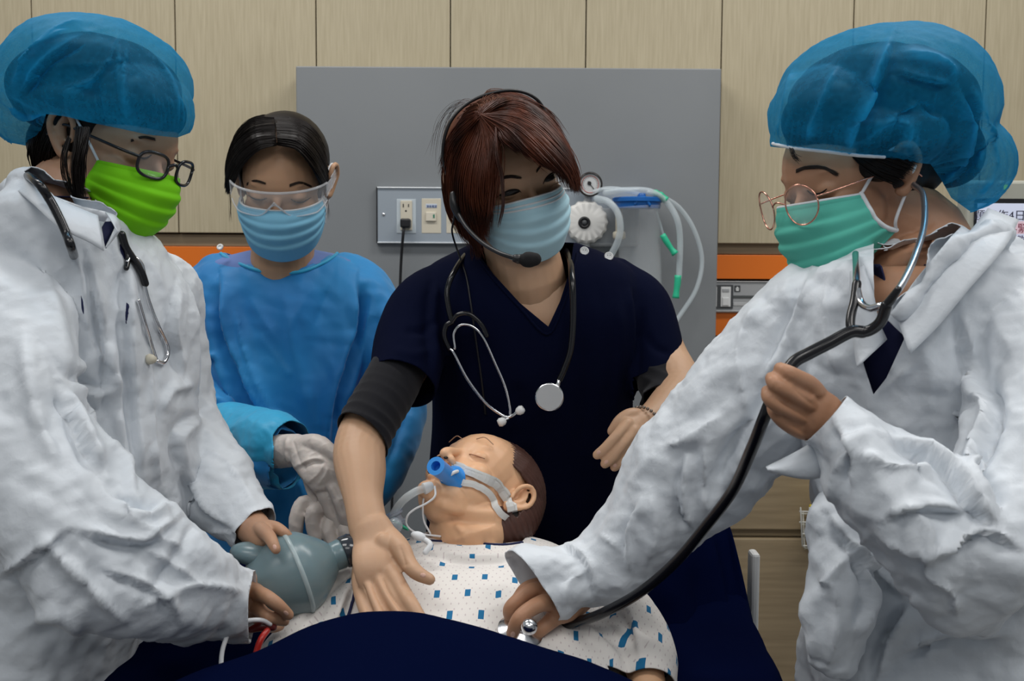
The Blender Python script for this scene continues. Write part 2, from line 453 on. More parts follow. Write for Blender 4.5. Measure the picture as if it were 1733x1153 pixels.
for q in ([(1248, 485), (1251.5, 489), (1244.5, 489)], [(1245.5, 489.5), (1250.5, 489.5), (1250.5, 492.5), (1245.5, 492.5)]):
    v = [P(a, b, Yr - .0023) for a, b in q]; v2 = [x + Vector((0, .001, 0)) for x in v]; n = len(q)
    g.add(v + v2, [tuple(range(n)), tuple(range(2 * n - 1, n - 1, -1))] + [(i, n + i, n + (i + 1) % n, (i + 1) % n) for i in range(n)])
mk('arrow_symbol', g, m_white, rail, smooth=False)
rbox('label_strip', 1241, 512, 1270, 518, Yr - .0015, .002, mat('label_grey', (.5, .51, .52), .5), rail)

# lower cabinets
cab = thing('drawer_cabinet', 'tan wood-grain base cabinet with two wide drawer fronts behind the bed', 'cabinet', (0.75, YW - .1, 0))
Yk = YW - .05
xa = .5065; xb = 2.3
zs = XZ(1300, 575, Yk)[1]; z1 = XZ(1300, 896, Yk)[1]; z2 = XZ(1300, 909, Yk)[1]
g = Geo(); box(g, ((xa + xb) / 2, Yk + .033, (zs) / 2), (xb - xa, .026, zs), .001); mk('body', g, m_gap, cab, smooth=False)
g = Geo(); box(g, ((xa + xb) / 2, Yk + .005, (zs + z1) / 2), (xb - xa, .03, zs - z1 - .002), .003); mk('drawer_front', g, m_wood2, cab, smooth=False)
g = Geo(); box(g, ((xa + xb) / 2, Yk + .015, (z1 + z2) / 2), (xb - xa, .015, (z1 - z2)), .001); mk('finger_groove', g, m_wood2, cab, smooth=False)
g = Geo(); box(g, ((xa + xb) / 2, Yk + .005, z2 / 2 + .02), (xb - xa, .03, z2 - .044), .003); mk('drawer_front', g, m_wood2, cab, smooth=False)

# grey headwall panel
YP = 2.62
x0, z1 = XZ(500.5, 113, YP); x1, _ = XZ(1221, 113, YP); z1 = (XZ(500, 112, YP)[1] + XZ(1221, 116, YP)[1]) / 2
hp = mk('headwall_panel', box(Geo(), ((x0 + x1) / 2, YP + .048, (z1 + .08) / 2), (x1 - x0, .096, z1 - .08), .0025), m_grey, smooth=False,
        label='tall flat grey service panel mounted on the wood wall behind the staff', cat='panel')

# outlet strip
Yo = YP - .012
strip = thing('outlet_strip', 'long metal outlet plate with socket and cream switches on the grey panel', 'outlet', P(700, 411, Yo))
x0, za = XZ(638.5, 317, Yo); x1, _ = XZ(1081, 317, Yo); zb = XZ(700, 412, Yo)[1]; za = XZ(700, 317, Yo)[1]
m_plate = mat('anodised_plate', (0.37, 0.42, 0.47), .38, .35)
box_g = Geo(); box(box_g, ((x0 + x1) / 2, Yo + .006, (za + zb) / 2), (x1 - x0, .012, za - zb), .0015); mk('plate', box_g, m_plate, strip, smooth=False)
g = Geo()
for z in (za - .0015, zb + .0015): box(g, ((x0 + x1) / 2, Yo - .001, z), (x1 - x0, .006, .0035), .0012)
mk('bright_edge', g, mat('bright_edge', (.75, .78, .8), .25, .4), strip, smooth=False)
g = Geo(); box(g, (x0 - .0012, Yo + .006, (za + zb) / 2), (.003, .013, za - zb), .0005); mk('end_cap', g, m_black, strip, smooth=False)
rbox('outlet_surround', 671, 337, 704, 395, Yo - .0015, .003, mat('pale_blue_plate', (.5, .56, .6), .4), strip)
so = rbox('socket', 677.5, 339.5, 697.5, 390, Yo - .005, .006, m_cream, strip, .0015)
for (a, b, c, d) in ((681.7, 345, 683.4, 351), (690.6, 345.5, 692.2, 350.5)): rbox('slot', a, b, c, d, Yo - .0056, .002, m_black, so, 0)
g = Geo(); cyl(g, P(687, 357, Yo - .0056), P(687, 357, Yo), .0022, n=16); mk('slot', g, m_black, so)
g = Geo(); lathe(g, P(649.3, 363, Yo + .001), (0, -1, 0), [(0, .0042), (.002, .004), (.0035, .0025), (.004, .0002)], 20); mk('screw', g, m_chrome, strip)
m_swgreen = mat('green_mark', (.02, .2, .12), .4); m_ink = mat('print_ink', (.1, .16, .35), .6)
for k, a in enumerate((713.5, 755.5, 797)):
    sp = rbox('switch_plate', a, 336, a + 33, 395, Yo - .001, .003, m_cream, strip)
    rbox('rocker', a + 7, 359, a + 24.5, 374.5, Yo - .006, .007, mat('cream_rocker', (.68, .63, .52), .4), sp if False else strip, .0015)
    if k == 0:
        rbox('label_sticker', a + 7, 345, a + 26, 352, Yo - .0015, .001, mat('pale_sticker', (.55, .6, .68), .5), strip)
        text('lettering', '緊急電源', a + 8.5, 351, Yo - .0018, 4.3, m_ink, strip)
        rbox('indicator', a + 19.4, 363, a + 22, 369, Yo - .0068, .001, m_swgreen, strip, 0)

# plug and cord
pl = thing('power_cord', 'black power plug and cord hanging from the wall socket', 'power cord', P(686, 378, Yo))
g = Geo(); box(g, P(686.5, 378, Yo - .017), (.024, .026, .022), .004); mk('plug', g, m_black, pl, smooth=False)
g = Geo(); wire(g, [P(684, 384, Yo - .022), P(682, 400, Yo - .024), P(679, 440, Yo - .012), P(676.5, 500, Yo - .006), P(673, 600, Yo - .004), P(668, 700, Yo - .002), P(665, 800, Yo), P(663, 880, Yo), P(662, 1080, Yo)], .0034); mk('cord', g, m_black, pl)

# vacuum regulator
reg = thing('vacuum_regulator', 'white dial regulator with round black pressure gauge behind the shoulder', 'regulator', P(990, 412, YP))
Yg = YP - .07
c = P(999, 312, Yg); g = Geo()
lathe(g, c + Vector((0, .03, 0)), (0, -1, 0), [(0, .026), (.022, .0285), (.03, .0285), (.0315, .0265), (.0325, .0245), (.029, .0243)], 48, False); mk('gauge_ring', g, mat('gauge_case', (.03, .027, .027), .25, .3), reg)
g = Geo(); lathe(g, c + Vector((0, .03, 0)), (0, -1, 0), [(0, .0245), (.028, .0245), (.0281, .0001)], 48); mk('gauge_face', g, mat('gauge_white', (.55, .56, .56), .5), reg, auto=30)
g = Geo(); torus(g, c + Vector((0, .0018, 0)), Matrix.Identity(3), .0195, .0007, 40, 6); mk('scale_ring', g, mat('gauge_red', (.5, .08, .06), .5), reg)
g = Geo()
for k in range(19):
    a = math.radians(-40 + k * 260 / 18); d = Vector((math.cos(a), 0, math.sin(a))); M = Matrix.Rotation(-a, 3, 'Y')
    box(g, c + Vector((0, .0016, 0)) + d * .0165, (.003, .0006, .0006), 0, M)
mk('scale_marks', g, m_black, reg, smooth=False)
g = Geo(); a = math.radians(-52); M = Matrix.Rotation(-a, 3, 'Y'); box(g, c + Vector((0, .001, 0)) + Vector((math.cos(a), 0, math.sin(a))) * .004, (.026, .0008, .0015), 0, M)
cyl(g, c + Vector((-.002, .0018, .0025)), c + Vector((-.002, -.0002, .0025)), .0045, n=20); mk('needle', g, m_black, reg, smooth=False)
g = Geo(); wire(g, [P(996, 330, Yg + .015), P(994, 345, Yg + .02), P(993, 360, Yg + .03)], .009); mk('stem', g, m_alu, reg)
g = Geo(); ax = Vector((0, -1, 0)); c2 = P(992, 376, Yg + .02); rings = []
for h, q in ((0, .044), (.03, .05), (.038, .049), (.044, .043), (.046, .02), (.0462, .0002)):
    rings.append([c2 + Vector((0, .03, 0)) + ax * h + Vector((math.cos(2 * PI * j / 96), 0, math.sin(2 * PI * j / 96))) * (q * (1 + (.03 if h > .01 and h < .04 else 0) * math.cos(16 * 2 * PI * j / 96))) for j in range(96)])
loft(g, rings); mk('dial', g, mat('warm_white_plastic', (.72, .71, .68), .4), reg, auto=40)
g = Geo(); torus(g, P(989, 377, Yg + .003), Matrix.Identity(3), .0105, .0038, 36, 10); mk('knob_ring', g, m_black, reg)
g = Geo(); lathe(g, P(989, 377, Yg + .006), (0, -1, 0), [(0, .007), (.006, .006), (.008, .003), (.0082, .0002)], 24); mk('knob', g, m_dgrey, reg)
g = Geo()
for k in range(26):
    a = math.radians(-105 + k * 6.5); d = Vector((math.cos(a), 0, math.sin(a))); M = Matrix.Rotation(-a, 3, 'Y'); box(g, c2 + Vector((0, -.0125, 0)) + d * .0335, (.003 + .002 * (k < 12), .004, .0011), 0, M)
mk('dial_marks', g, m_black, reg, smooth=False)
g = Geo(); wire(g, [P(990, 420, Yg + .03), P(990, 410, Yg + .03)], .012); mk('stem', g, m_alu, reg)

# suction canister
can = thing('suction_canister', 'clear suction canister with blue lid hanging on the grey panel', 'canister', P(1080, 560, YP - .06))
Yc = YP - .075; top = P(1079, 350, Yc); bot = P(1092, 640, Yc)
axis = (bot - top); L = axis.length; sc = Yc / F
g = Geo(); lathe(g, top, axis, [(0, 41 * sc), (.01, 37 * sc), (L * .5, 35 * sc), (L * .97, 31 * sc), (L, 27 * sc)], 48, False); mk('jar', g, m_clear, can, thick=.0015)
g = Geo(); lathe(g, top + Vector((0, 0, .022)), (0, 0, -1), [(0, .0002), (.001, 40 * sc), (.003, 42.5 * sc), (.011, 42.5 * sc), (.013, 39 * sc), (.026, 37.5 * sc), (.0265, .0002)], 48); mk('lid', g, m_blueplastic, can, auto=40)
g = Geo(); cyl(g, P(1086, 338, Yc - .01), P(1086, 327, Yc - .01), .011, .009, bev=.002)
mk('lid_port', g, m_blueplastic, can); g = Geo(); box(g, P(1056, 338, Yc - .012), (.03, .02, .012), .003); mk('lid_tab', g, m_blueplastic, can); g = Geo()
tubeW(g, [(*P(1075, 345, Yc - .05), .004), (*P(1082, 337, Yc - .05), .005), (*P(1092, 336, Yc - .05), .005), (*P(1099, 347, Yc - .05), .004)], 5)
mk('lid_handle', g, m_blueplastic, can)
g = Geo(); cyl(g, P(1048, 350, Yc + .01), P(1048, 395, Yc + .01), .009, bev=.002); cyl(g, P(1048, 392, Yc + .01), P(1048, 405, Yc + .01), .015, bev=.003); mk('bracket', g, m_cream, can)
g = Geo(); box(g, P(1040, 385, Yc + .045), (px2m(84, Yc), .02, px2m(66, Yc)), .004); mk('backplate', g, mat('clear_plate', (.5, .52, .53), .3, alpha=.35), can, smooth=False)
g = Geo()
for k in range(7):
    p = P(1046 + k * .5, 440 + k * 18, Yc - .052); box(g, p, (.008, .0004, .0007))
mk('level_marks', g, m_dgrey, can, smooth=False, kind='stuff')
tt = 'milky suction tube with green connector tip, '
def hose(label, pts, r=.0065, tip=None, m=None):
    t = thing('suction_tube', label, 'tube', pts[0]); g = Geo(); wire(g, pts, r, 8, 14); mk('hose', g, m or m_cleartube, t)
    if tip:
        g = Geo(); tubeW(g, tip, 3, 16, cap=False); mk('connector', g, m_green, t)
    return t
Yt = Yc - .03
def tp(*a): return [(*P(x, y, Yt), r) for x, y, r in a]
hose('milky suction tube arching over the canister and down, green connector at its vertical end', [P(1025, 326, Yt), P(1060, 322, Yt - .01), P(1100, 324, Yt - .01), P(1128, 342, Yt), P(1146, 372, Yt), P(1151, 410, Yt + .01), P(1149, 470, Yt + .02)], .0072,
     tp((1147.5, 466, .0078), (1146.5, 480, .0078), (1145, 492, .007), (1143.5, 505, .0082)))
hose('thin outer loop of clear suction tubing with green ribbed collar at its top', [P(1098, 326, Yt - .02), P(1120, 333, Yt), P(1150, 352, Yt + .02), P(1175, 390, Yt + .03), P(1188, 440, Yt + .04), P(1178, 490, Yt + .04), P(1150, 535, Yt + .04), P(1130, 565, Yt + .04), P(1110, 620, Yt + .04)], .0055,
     tp((1105, 326, .007), (1110, 327.5, .0085), (1114, 329, .007), (1118, 331, .0085), (1122, 334, .007), (1128, 339, .0085)))
hose('short milky tube curling from the lid down beside the dial', [P(1010, 336, Yt - .02), P(1030, 342, Yt - .04), P(1045, 360, Yt - .045), P(1050, 385, Yt - .04), P(1045, 410, Yt - .03), P(1035, 430, Yt - .02)], .0078)
hose('straight clear tube leading from the gauge towards the canister lid', [P(1006, 324, Yt + .02), P(1030, 319, Yt + .02), P(1060, 322, Yt + .02), P(1084, 330, Yt + .02)], .005)
hose('short suction catheter with a slanted green connector against the panel', [P(1108, 352, Yt + .02), P(1115, 372, Yt + .03), P(1122, 396, Yt + .03)], .003,
     tp((1121, 397, .0068), (1128, 409, .0072), (1136, 421, .006), (1143, 430, .0088)))

# monitor on the right
Ym = 2.05
mon = thing('monitor', 'beige-framed monitor showing Chinese slide text at the right edge', 'monitor', P(1760, 470, Ym))
m_bez = mat('beige_plastic', (.42, .42, .36), .5)
xa, za = XZ(1640, 305, Ym); xb, _ = XZ(2050, 305, Ym); zb = XZ(1700, 520, Ym)[1]; za = XZ(1710, 305, Ym)[1]
g = Geo(); box(g, ((xa + xb) / 2, Ym + .03, (za + zb) / 2), (xb - xa, .05, za - zb), .006); mk('housing', g, m_bez, mon, smooth=False)
rbox('bezel', 1650, 336, 2040, 505, Ym + .003, .004, m_black, mon, 0)
rbox('screen', 1655, 344, 2034, 500, Ym + .001, .003, mat('lit_screen', (.3, .32, .38), .4, emit=((.62, .66, .82), .62)), mon, 0)
rbox('screen_band', 1655, 374, 2034, 398, Ym + .0002, .001, mat('pink_band', (.3, .26, .3), .4, emit=((.72, .5, .56), .62)), mon, 0)
text('lettering', '題實作4日', 1647.5, 371.5, Ym - .0004, 19.5, mat('slide_ink', (.03, .03, .06), .6), mon)
text('lettering', '意模擬-緊急', 1663, 392.5, Ym - .0006, 17.5, mat('slide_red_ink', (.25, .02, .06), .6), mon)
text('lettering', '訓教', 1705, 411, Ym - .0004, 15, mat('slide_ink_grey', (.08, .06, .14), .6), mon)
rbox('power_light', 1700, 313, 1705, 321, Ym + .003, .003, mat('yellow_light', (.6, .6, .05), .4, emit=((.75, .8, .02), .9)), mon, 0)
g = Geo(); cyl(g, P(1850, 520, Ym + .05), Vector((P(1850, 520, Ym).x, Ym + .05, .0)), .03); mk('stand', g, m_bez, mon)

# wire basket with yellow box, on a cabinet side
Yb = 2.535
bas = thing('wire_basket', 'white wire basket hanging beside the drawers behind the gown', 'basket', P(1385, 925, Yb)); g = Geo()
for y in (866, 884, 904, 924):
    wire(g, [P(1440, y + 6, Yb + .12), P(1362 if y > 900 else 1357, y + 4, Yb + .12), P(1358 if y > 900 else 1353.5, y, Yb), P(1440, y + 2, Yb)], .0018, 1)
for x in (1356, 1371, 1388, 1405): wire(g, [P(x - 1, 860, Yb), P(x + 2, 924, Yb), P(x + 6, 928, Yb + .06), P(x + 6, 930, Yb + .12), P(x + 3, 868, Yb + .12)], .0018, 1)
mk('wires', g, mat('white_wire', (.6, .6, .56), .4), bas)
yb = thing('sharps_box', 'yellow plastic box sitting inside the wire basket', 'box', P(1400, 922, Yb + .06))
g = Geo(); box(g, P(1405, 892, Yb + .06), (.075, .08, .065), .006); mk('body', g, mat('yellow_plastic', (.75, .62, .02), .4), yb, smooth=False)
g = Geo(); box(g, P(1405, 864, Yb + .06), (.08, .085, .01), .003); mk('lid', g, mat('yellow_plastic_lid', (.7, .55, .02), .4), yb, smooth=False)

# white chair back behind right person
ch = thing('plastic_chair', 'white plastic chair back just showing left of the right gown', 'chair', (P(1450, 1000, 1.75).x, 1.75, 0))
g = Geo(); Ych = 1.72
tubeW(g, [(*P(1458, 958, Ych), px2m(72, Ych), .03), (*P(1458, 1010, Ych), px2m(92, Ych), .012), (*P(1458, 1100, Ych), px2m(94, Ych), .012), (*P(1460, 1240, Ych), px2m(86, Ych), .012)], 5, 40)
mk('backrest', g, m_white, ch)
g = Geo(); zc = P(1458, 1240, Ych).z; xc = P(1458, 1240, Ych).x; box(g, (xc, Ych - .2, .45), (.42, .42, .02), .008); mk('seat', g, m_white, ch, smooth=False)
g = Geo(); box(g, (xc, Ych, (zc + .45) / 2), (.1, .02, zc - .43), .004); mk('back_support', g, m_white, ch, smooth=False)
for sx in (-.17, .17):
    for sy in (-.37, -.03):
        g = Geo(); cyl(g, (xc + sx, Ych + sy, .44), (xc + sx * 1.1, Ych + sy, 0), .012); mk('leg', g, m_alu, ch)
# ================================================================ MATERIALS OF PEOPLE AND CLOTH
def skin(name, c1, c2, rough=0.48):
    m = mat(name, c1, rough, sub=0.12, spec=0.4); col_noise(m, c1, c2, 14, 3, lo=.3, hi=.7); add_noise_bump(m, 260, .12, .001); return m
m_skin_c = skin('warm_skin', (.50, .305, .19), (.56, .35, .225))
m_skin_b = skin('tan_skin', (.46, .27, .16), (.52, .31, .19))
m_skin_l = skin('deep_tan_skin', (.40, .22, .135), (.46, .265, .165))  # deeper tan base colour
m_skin_r = skin('olive_skin', (.40, .205, .12), (.46, .25, .15))
m_mankskin = skin('vinyl_manikin_skin', (.74, .43, .25), (.78, .47, .28), .42)
def tyvek(name, c):
    m = mat(name, c, .5, sheen=.1, spec=.35)
    b = add_noise_bump(m, 30, .22, .004, kind='vor'); b = add_noise_bump(m, 90, .3, .0015, kind='vor', prev=b)
    add_noise_bump(m, 500, .08, .0005, prev=b); return m
m_tyvek = tyvek('white_spunbond_gown', (.66, .70, .745))
m_bluegown = mat('blue_nonwoven_gown', (.02, .24, .56), .55, sheen=.15, spec=.35)
col_noise(m_bluegown, (.012, .165, .45), (.022, .27, .60), 5, 4, lo=.3, hi=.7)
_b = add_noise_bump(m_bluegown, 14, .35, .006, kind='vor'); add_noise_bump(m_bluegown, 60, .15, .001, prev=_b)
m_bluecuff = mat('thin_cyan_gown', (.025, .36, .62), .5, sheen=.15, spec=.4); add_noise_bump(m_bluecuff, 22, .4, .004, kind='vor')
m_navy = mat('navy_scrub_cotton', (.0018, .0034, .017), .92, sheen=0, spec=.08); add_noise_bump(m_navy, 900, .3, .0004)
m_navy2 = mat('navy_sheet_cotton', (.0009, .003, .021), .95, sheen=0, spec=.02); add_noise_bump(m_navy2, 9, .2, .008)
m_lilac = mat('lilac_undershirt', (.14, .22, .50), .8); add_noise_bump(m_lilac, 600, .2, .0005)
m_blackcloth = mat('charcoal_stretch_sleeve', (.009, .009, .012), .85, sheen=.08, spec=.2); add_noise_bump(m_blackcloth, 500, .3, .0005)
m_glove = mat('latex_glove', (.62, .56, .52), .45, spec=.45, sub=.1); add_noise_bump(m_glove, 45, .5, .003, kind='vor')
m_hairdark = mat('black_brown_hair', (.007, .0045, .0038), .45, spec=.25)
m_hairred = mat('auburn_hair', (.06, .017, .009), .42, spec=.3); col_noise(m_hairred, (.03, .008, .004), (.12, .03, .012), 26, 4, (1, 1, .35))
m_brow = mat('brow_hair', (.035, .02, .014), .7)
m_maskblue = mat('mask_pale_blue', (.45, .70, .80), .75, sheen=.1, spec=.25); add_noise_bump(m_maskblue, 700, .25, .0004)
m_maskblue2 = mat('mask_sky_blue', (.22, .52, .72), .75, spec=.25); add_noise_bump(m_maskblue2, 700, .25, .0004)
m_maskgreen = mat('mask_lime_green', (.19, .62, .008), .75, spec=.25); add_noise_bump(m_maskgreen, 700, .25, .0004)
m_maskteal = mat('mask_mint_green', (.10, .48, .38), .75, spec=.25); add_noise_bump(m_maskteal, 700, .25, .0004)
m_maskwhite = mat('mask_white_edge', (.72, .75, .78), .75)
m_loop = mat('white_ear_loop', (.75, .76, .78), .8)
m_tube = mat('black_rubber_tube', (.006, .006, .008), .25, spec=.6)
m_eye = mat('eye_dark', (.012, .008, .007), .35, spec=.4); m_sclera = mat('eye_white', (.5, .46, .44), .3)
def capmat(name):
    """thin gathered nonwoven: single layer lets the hair show, folded layers are denser"""
    m = mat(name, (.009, .24, .47), .6, spec=.2)
    N, L, b = nodes(m); tr = N.new('ShaderNodeBsdfTransparent'); tr.inputs[0].default_value = (.45, .8, 1, 1); tl = N.new('ShaderNodeBsdfTranslucent'); tl.inputs[0].default_value = (.015, .45, .75, 1)
    a = N.new('ShaderNodeMixShader'); a.inputs[0].default_value = .3; c = N.new('ShaderNodeMixShader')
    L.new(b.outputs[0], a.inputs[1]); L.new(tl.outputs[0], a.inputs[2])
    at = N.new('ShaderNodeAttribute'); at.attribute_name = 'fold'
    tc = N.new('ShaderNodeTexCoord'); t = N.new('ShaderNodeTexNoise'); t.inputs['Scale'].default_value = 220; t.inputs['Detail'].default_value = 4; L.new(tc.outputs['Object'], t.inputs['Vector'])
    lw = N.new('ShaderNodeLayerWeight'); lw.inputs[0].default_value = .4
    def M_(op, x, y, cl=False):
        n = N.new('ShaderNodeMath'); n.operation = op; n.use_clamp = cl
        for k, v in enumerate((x, y)):
            if isinstance(v, (int, float)): n.inputs[k].default_value = v
            else: L.new(v, n.inputs[k])
        return n.outputs[0]
    o = M_('ADD', M_('MULTIPLY', at.outputs['Fac'], .62), M_('MULTIPLY', M_('POWER', lw.outputs['Facing'], 1.6), .45)); o = M_('ADD', o, M_('MULTIPLY', M_('SUBTRACT', t.outputs['Fac'], .5), .35)); o = M_('ADD', o, .37, True)
    L.new(M_('SUBTRACT', 1.0, o), c.inputs[0]); L.new(a.outputs[0], c.inputs[1]); L.new(tr.outputs[0], c.inputs[2])
    L.new(c.outputs[0], N['Material Output'].inputs['Surface']); add_noise_bump(m, 40, .25, .003, kind='vor'); return m
m_cap = capmat('blue_bouffant_cap')

# ================================================================ HEAD
class Head:
    def __init__(s, f, u, anchor, px, py, Y, scale=1.0):
        f = nrm(f); u = Vector(u); u = (u - f * u.dot(f)).normalized(); x = u.cross(f)
        s.R = Matrix((x, f, u)).transposed() * scale; s.O = P(px, py, Y) - s.R @ Vector(anchor); s.k = scale
        s.G = Geo()
    def w(s, x, y, z): return s.O + s.R @ Vector((x, y, z))
    def ell(s, c, r, rot=None, G=None):
        M = s.R @ rot if rot else s.R
        ellW(G or s.G, s.w(*c), r, M); return s
    def tube(s, pts, sub=4, n=12, G=None, cap=True):
        tubeW(G or s.G, [(*s.w(*p[:3]), p[3] * s.k) for p in pts], sub, n, cap); return s
    def loc(s, co):
        Ri = np.array(s.R.inverted()); return (co - np.array(s.O)) @ Ri.T
    def build(s, neck, open_eyes=False, ear=(1, 1)):
        s.ell((0, -.012, .024), (.0735, .094, .083)); s.ell((0, .03, .016), (.066, .062, .068)); s.ell((0, .035, -.03), (.062, .052, .07))
        s.ell((0, .045, -.075), (.046, .042, .036)); s.ell((0, .02, -.07), (.055, .04, .03))
        for q in (-1, 1):
            s.ell((q * .038, .056, -.03), (.024, .025, .024)); s.ell((q * .026, .074, .019), (.020, .011, .008))
            s.ell((q * .031, .0715, -.002), (.0165, .0135, .0115))
            s.tube([(q * .004, .098, -.036, .006), (q * .0125, .0985, -.040, .0062), (q * .016, .092, -.043, .004)], 3)
        s.ell((0, .077, .014), (.014, .01, .014))
        s.tube([(0, .076, .014, .006), (0, .0895, -.010, .0068), (0, .103, -.028, .0085), (0, .1055, -.036, .0095)])
        s.ell((0, .0875, -.0635), (.021, .010, .0065)); s.ell((0, .0865, -.0745), (.017, .010, .006)); s.ell((0, .08, -.097), (.021, .016, .015))
        for q, on in zip((-1, 1), ear):
            if not on: continue
            # ear: helix rim, lobe, inner bowl, tragus
            s.tube([(q * .0715, .006, -.004, .004), (q * .080, .010, .012, .0042), (q * .086, .0, .026, .0045), (q * .090, -.014, .022, .0048), (q * .090, -.019, .004, .0045), (q * .084, -.012, -.014, .0045), (q * .076, .0, -.028, .0065), (q * .073, .006, -.026, .005)], 4, 10)
            s.tube([(q * .074, -.004, .02, .006), (q * .078, -.01, .006, .006), (q * .075, -.006, -.012, .006)], 3)
            s.tube([(q * .083, -.006, .018, .0028), (q * .084, -.010, .004, .003), (q * .081, -.006, -.008, .0028)], 3)
            s.tube([(q * .073, .008, -.004, .004), (q * .0745, .006, -.010, .004)], 2)
        s.tube([(0, -.012, -.02, .058)] + [(0, -.02, -.07, .052)], 2)
        G = s.G
        if neck: tubeW(G, [(*s.w(0, -.012, -.05), .053 * s.k), *neck], 4, 24)
        return s

def face_patch(name, B, poly, m, parent, off=.0006, sub=6, **k):
    """thin patch lying on a surface inside a measured outline"""
    pts = catmull([np.array(p, float) for p in poly] + [np.array(poly[0], float)], sub)[:-1] if sub > 1 else [np.array(p, float) for p in poly]
    c = np.mean(pts, 0); rings = []; last = None
    vs = []
    for t in (1.0, .72, .4): 
        for p in pts:
            q = c + (p - c) * t; h = hit(B, q[0], q[1], off * (1 if t < 1 else .15)); vs.append(h or last); last = vs[-1] if vs[-1] is not None else last
    h = hit(B, c[0], c[1], off); vs.append(h or last)
    first = next(v for v in vs if v is not None); vs = [v or first for v in vs]
    n = len(pts); G = Geo(); f = []
    for r in range(2):
        for i in range(n): f.append((r * n + i, r * n + (i + 1) % n, (r + 1) * n + (i + 1) % n, (r + 1) * n + i))
    for i in range(n): f.append((2 * n + i, 2 * n + (i + 1) % n, 3 * n))
    G.add(vs, f); return mk(name, G, m, parent, **k)
def surf_cord(B, pts, r, off=None, sub=6, G=None, n=8, lift=None):
    """cord following a surface along measured points; r metres (or list)"""
    G = G or Geo(); q = catmull([np.array(p, float) for p in pts], sub); out = []; last = None; off = r if off is None else off
    N = len(q)
    for i, p in enumerate(q):
        h = hit(B, p[0], p[1], off)
        if h is None:
            if last is None: continue
            h = P(p[0], p[1], last.y)
        last = h; rr = p[2] if len(p) > 2 else r
        out.append((*h, rr))
    tubeW(G, out, 1, n); return G

# ================================================================ HAIR
def strands(G, guides, n, jit, rad=.0006, K=16, seed=1, lift=0.0, taper=True, tint=None):
    """many fine fibres between ordered guide curves of world points"""
    rs = np.random.RandomState(seed); g = []
    for q in guides:
        q = np.array([tuple(p) for p in q]); c = np.array(catmull(q, 6)); t = np.linspace(0, len(c) - 1, K); i = np.minimum(t.astype(int), len(c) - 2); f = (t - i)[:, None]; g.append(c[i] * (1 - f) + c[i + 1] * f)
    g = np.array(g); M = len(g)
    a = rs.rand(n) * (M - 1) if M > 1 else np.zeros(n); i = np.minimum(a.astype(int), max(M - 2, 0)); f = (a - i)[:, None, None]
    base = g[i] * (1 - f) + g[np.minimum(i + 1, M - 1)] * f
    tt = np.linspace(0, 1, K)[None, :, None]
    off = rs.normal(size=(n, 1, 3)) * jit; off2 = rs.normal(size=(n, 1, 3)) * jit * 1.3; ph = rs.rand(n, 1, 1) * 6.28
    base = base + off * (.35 + .65 * np.sin(tt * 2.2)) + off2 * (tt ** 2) + np.sin(tt * 9 + ph) * off * .12
    cut = .82 + .18 * rs.rand(n, 1, 1); base = base[:, :1] + (base - base[:, :1]) * 1.0
    if lift: base = base - (base - CAMN) / np.linalg.norm(base - CAMN, axis=2, keepdims=True) * lift * np.sin(tt * PI)
    tan = np.gradient(base, axis=1); tan /= np.linalg.norm(tan, axis=2, keepdims=True) + 1e-9
    vw = base - CAMN; vw /= np.linalg.norm(vw, axis=2, keepdims=True); sd = np.cross(tan, vw); sd /= np.linalg.norm(sd, axis=2, keepdims=True) + 1e-9; dd = np.cross(tan, sd)
    r = rad * (.7 + .6 * rs.rand(n, 1, 1)) * (np.clip((1 - tt) * 6, .15, 1) if taper else 1)
    vs = np.stack([base + r * (sd * math.cos(x) + dd * math.sin(x)) for x in (0, 2.09, 4.19)], 2)   # n,K,3,3
    b0 = len(G.v); G.v.extend(map(tuple, vs.reshape(-1, 3)))
    for s_ in range(n):
        o = b0 + s_ * K * 3
        for k in range(K - 1):
            u = o + k * 3
            G.f += [(u, u + 1, u + 4, u + 3), (u + 1, u + 2, u + 5, u + 4), (u + 2, u, u + 3, u + 5)]
    return G
def px_guides(gs): return [[P(*p) for p in g] for g in gs]
def sheet(G, guides, K=20, thick=.006):
    """soft closed shell under a fan of guide curves"""
    g = []
    for q in guides:
        c = np.array(catmull(np.array([tuple(p) for p in q]), 6)); t = np.linspace(0, len(c) - 1, K); i = np.minimum(t.astype(int), len(c) - 2); f = (t - i)[:, None]; g.append(c[i] * (1 - f) + c[i + 1] * f)
    g = np.array(catmull([x.ravel() for x in g], 5)).reshape(-1, K, 3); M = len(g)
    vw = g - CAMN; vw /= np.linalg.norm(vw, axis=2, keepdims=True)
    back = g + vw * thick
    b = len(G.v); G.v.extend(map(tuple, g.reshape(-1, 3))); G.v.extend(map(tuple, back.reshape(-1, 3))); o = M * K
    for i in range(M - 1):
        for k in range(K - 1):
            a = b + i * K + k; G.f.append((a, a + 1, a + K + 1, a + K)); G.f.append((a + o, a + K + o, a + K + 1 + o, a + 1 + o))
    for i in range(M - 1):
        for k in (0, K - 1):
            a = b + i * K + k; q = (a, a + K, a + K + o, a + o); G.f.append(q if k == 0 else q[::-1])
    for k in range(K - 1):
        for i in (0, M - 1):
            a = b + i * K + k; q = (a, a + o, a + 1 + o, a + 1); G.f.append(q if i == 0 else q[::-1])
    return G

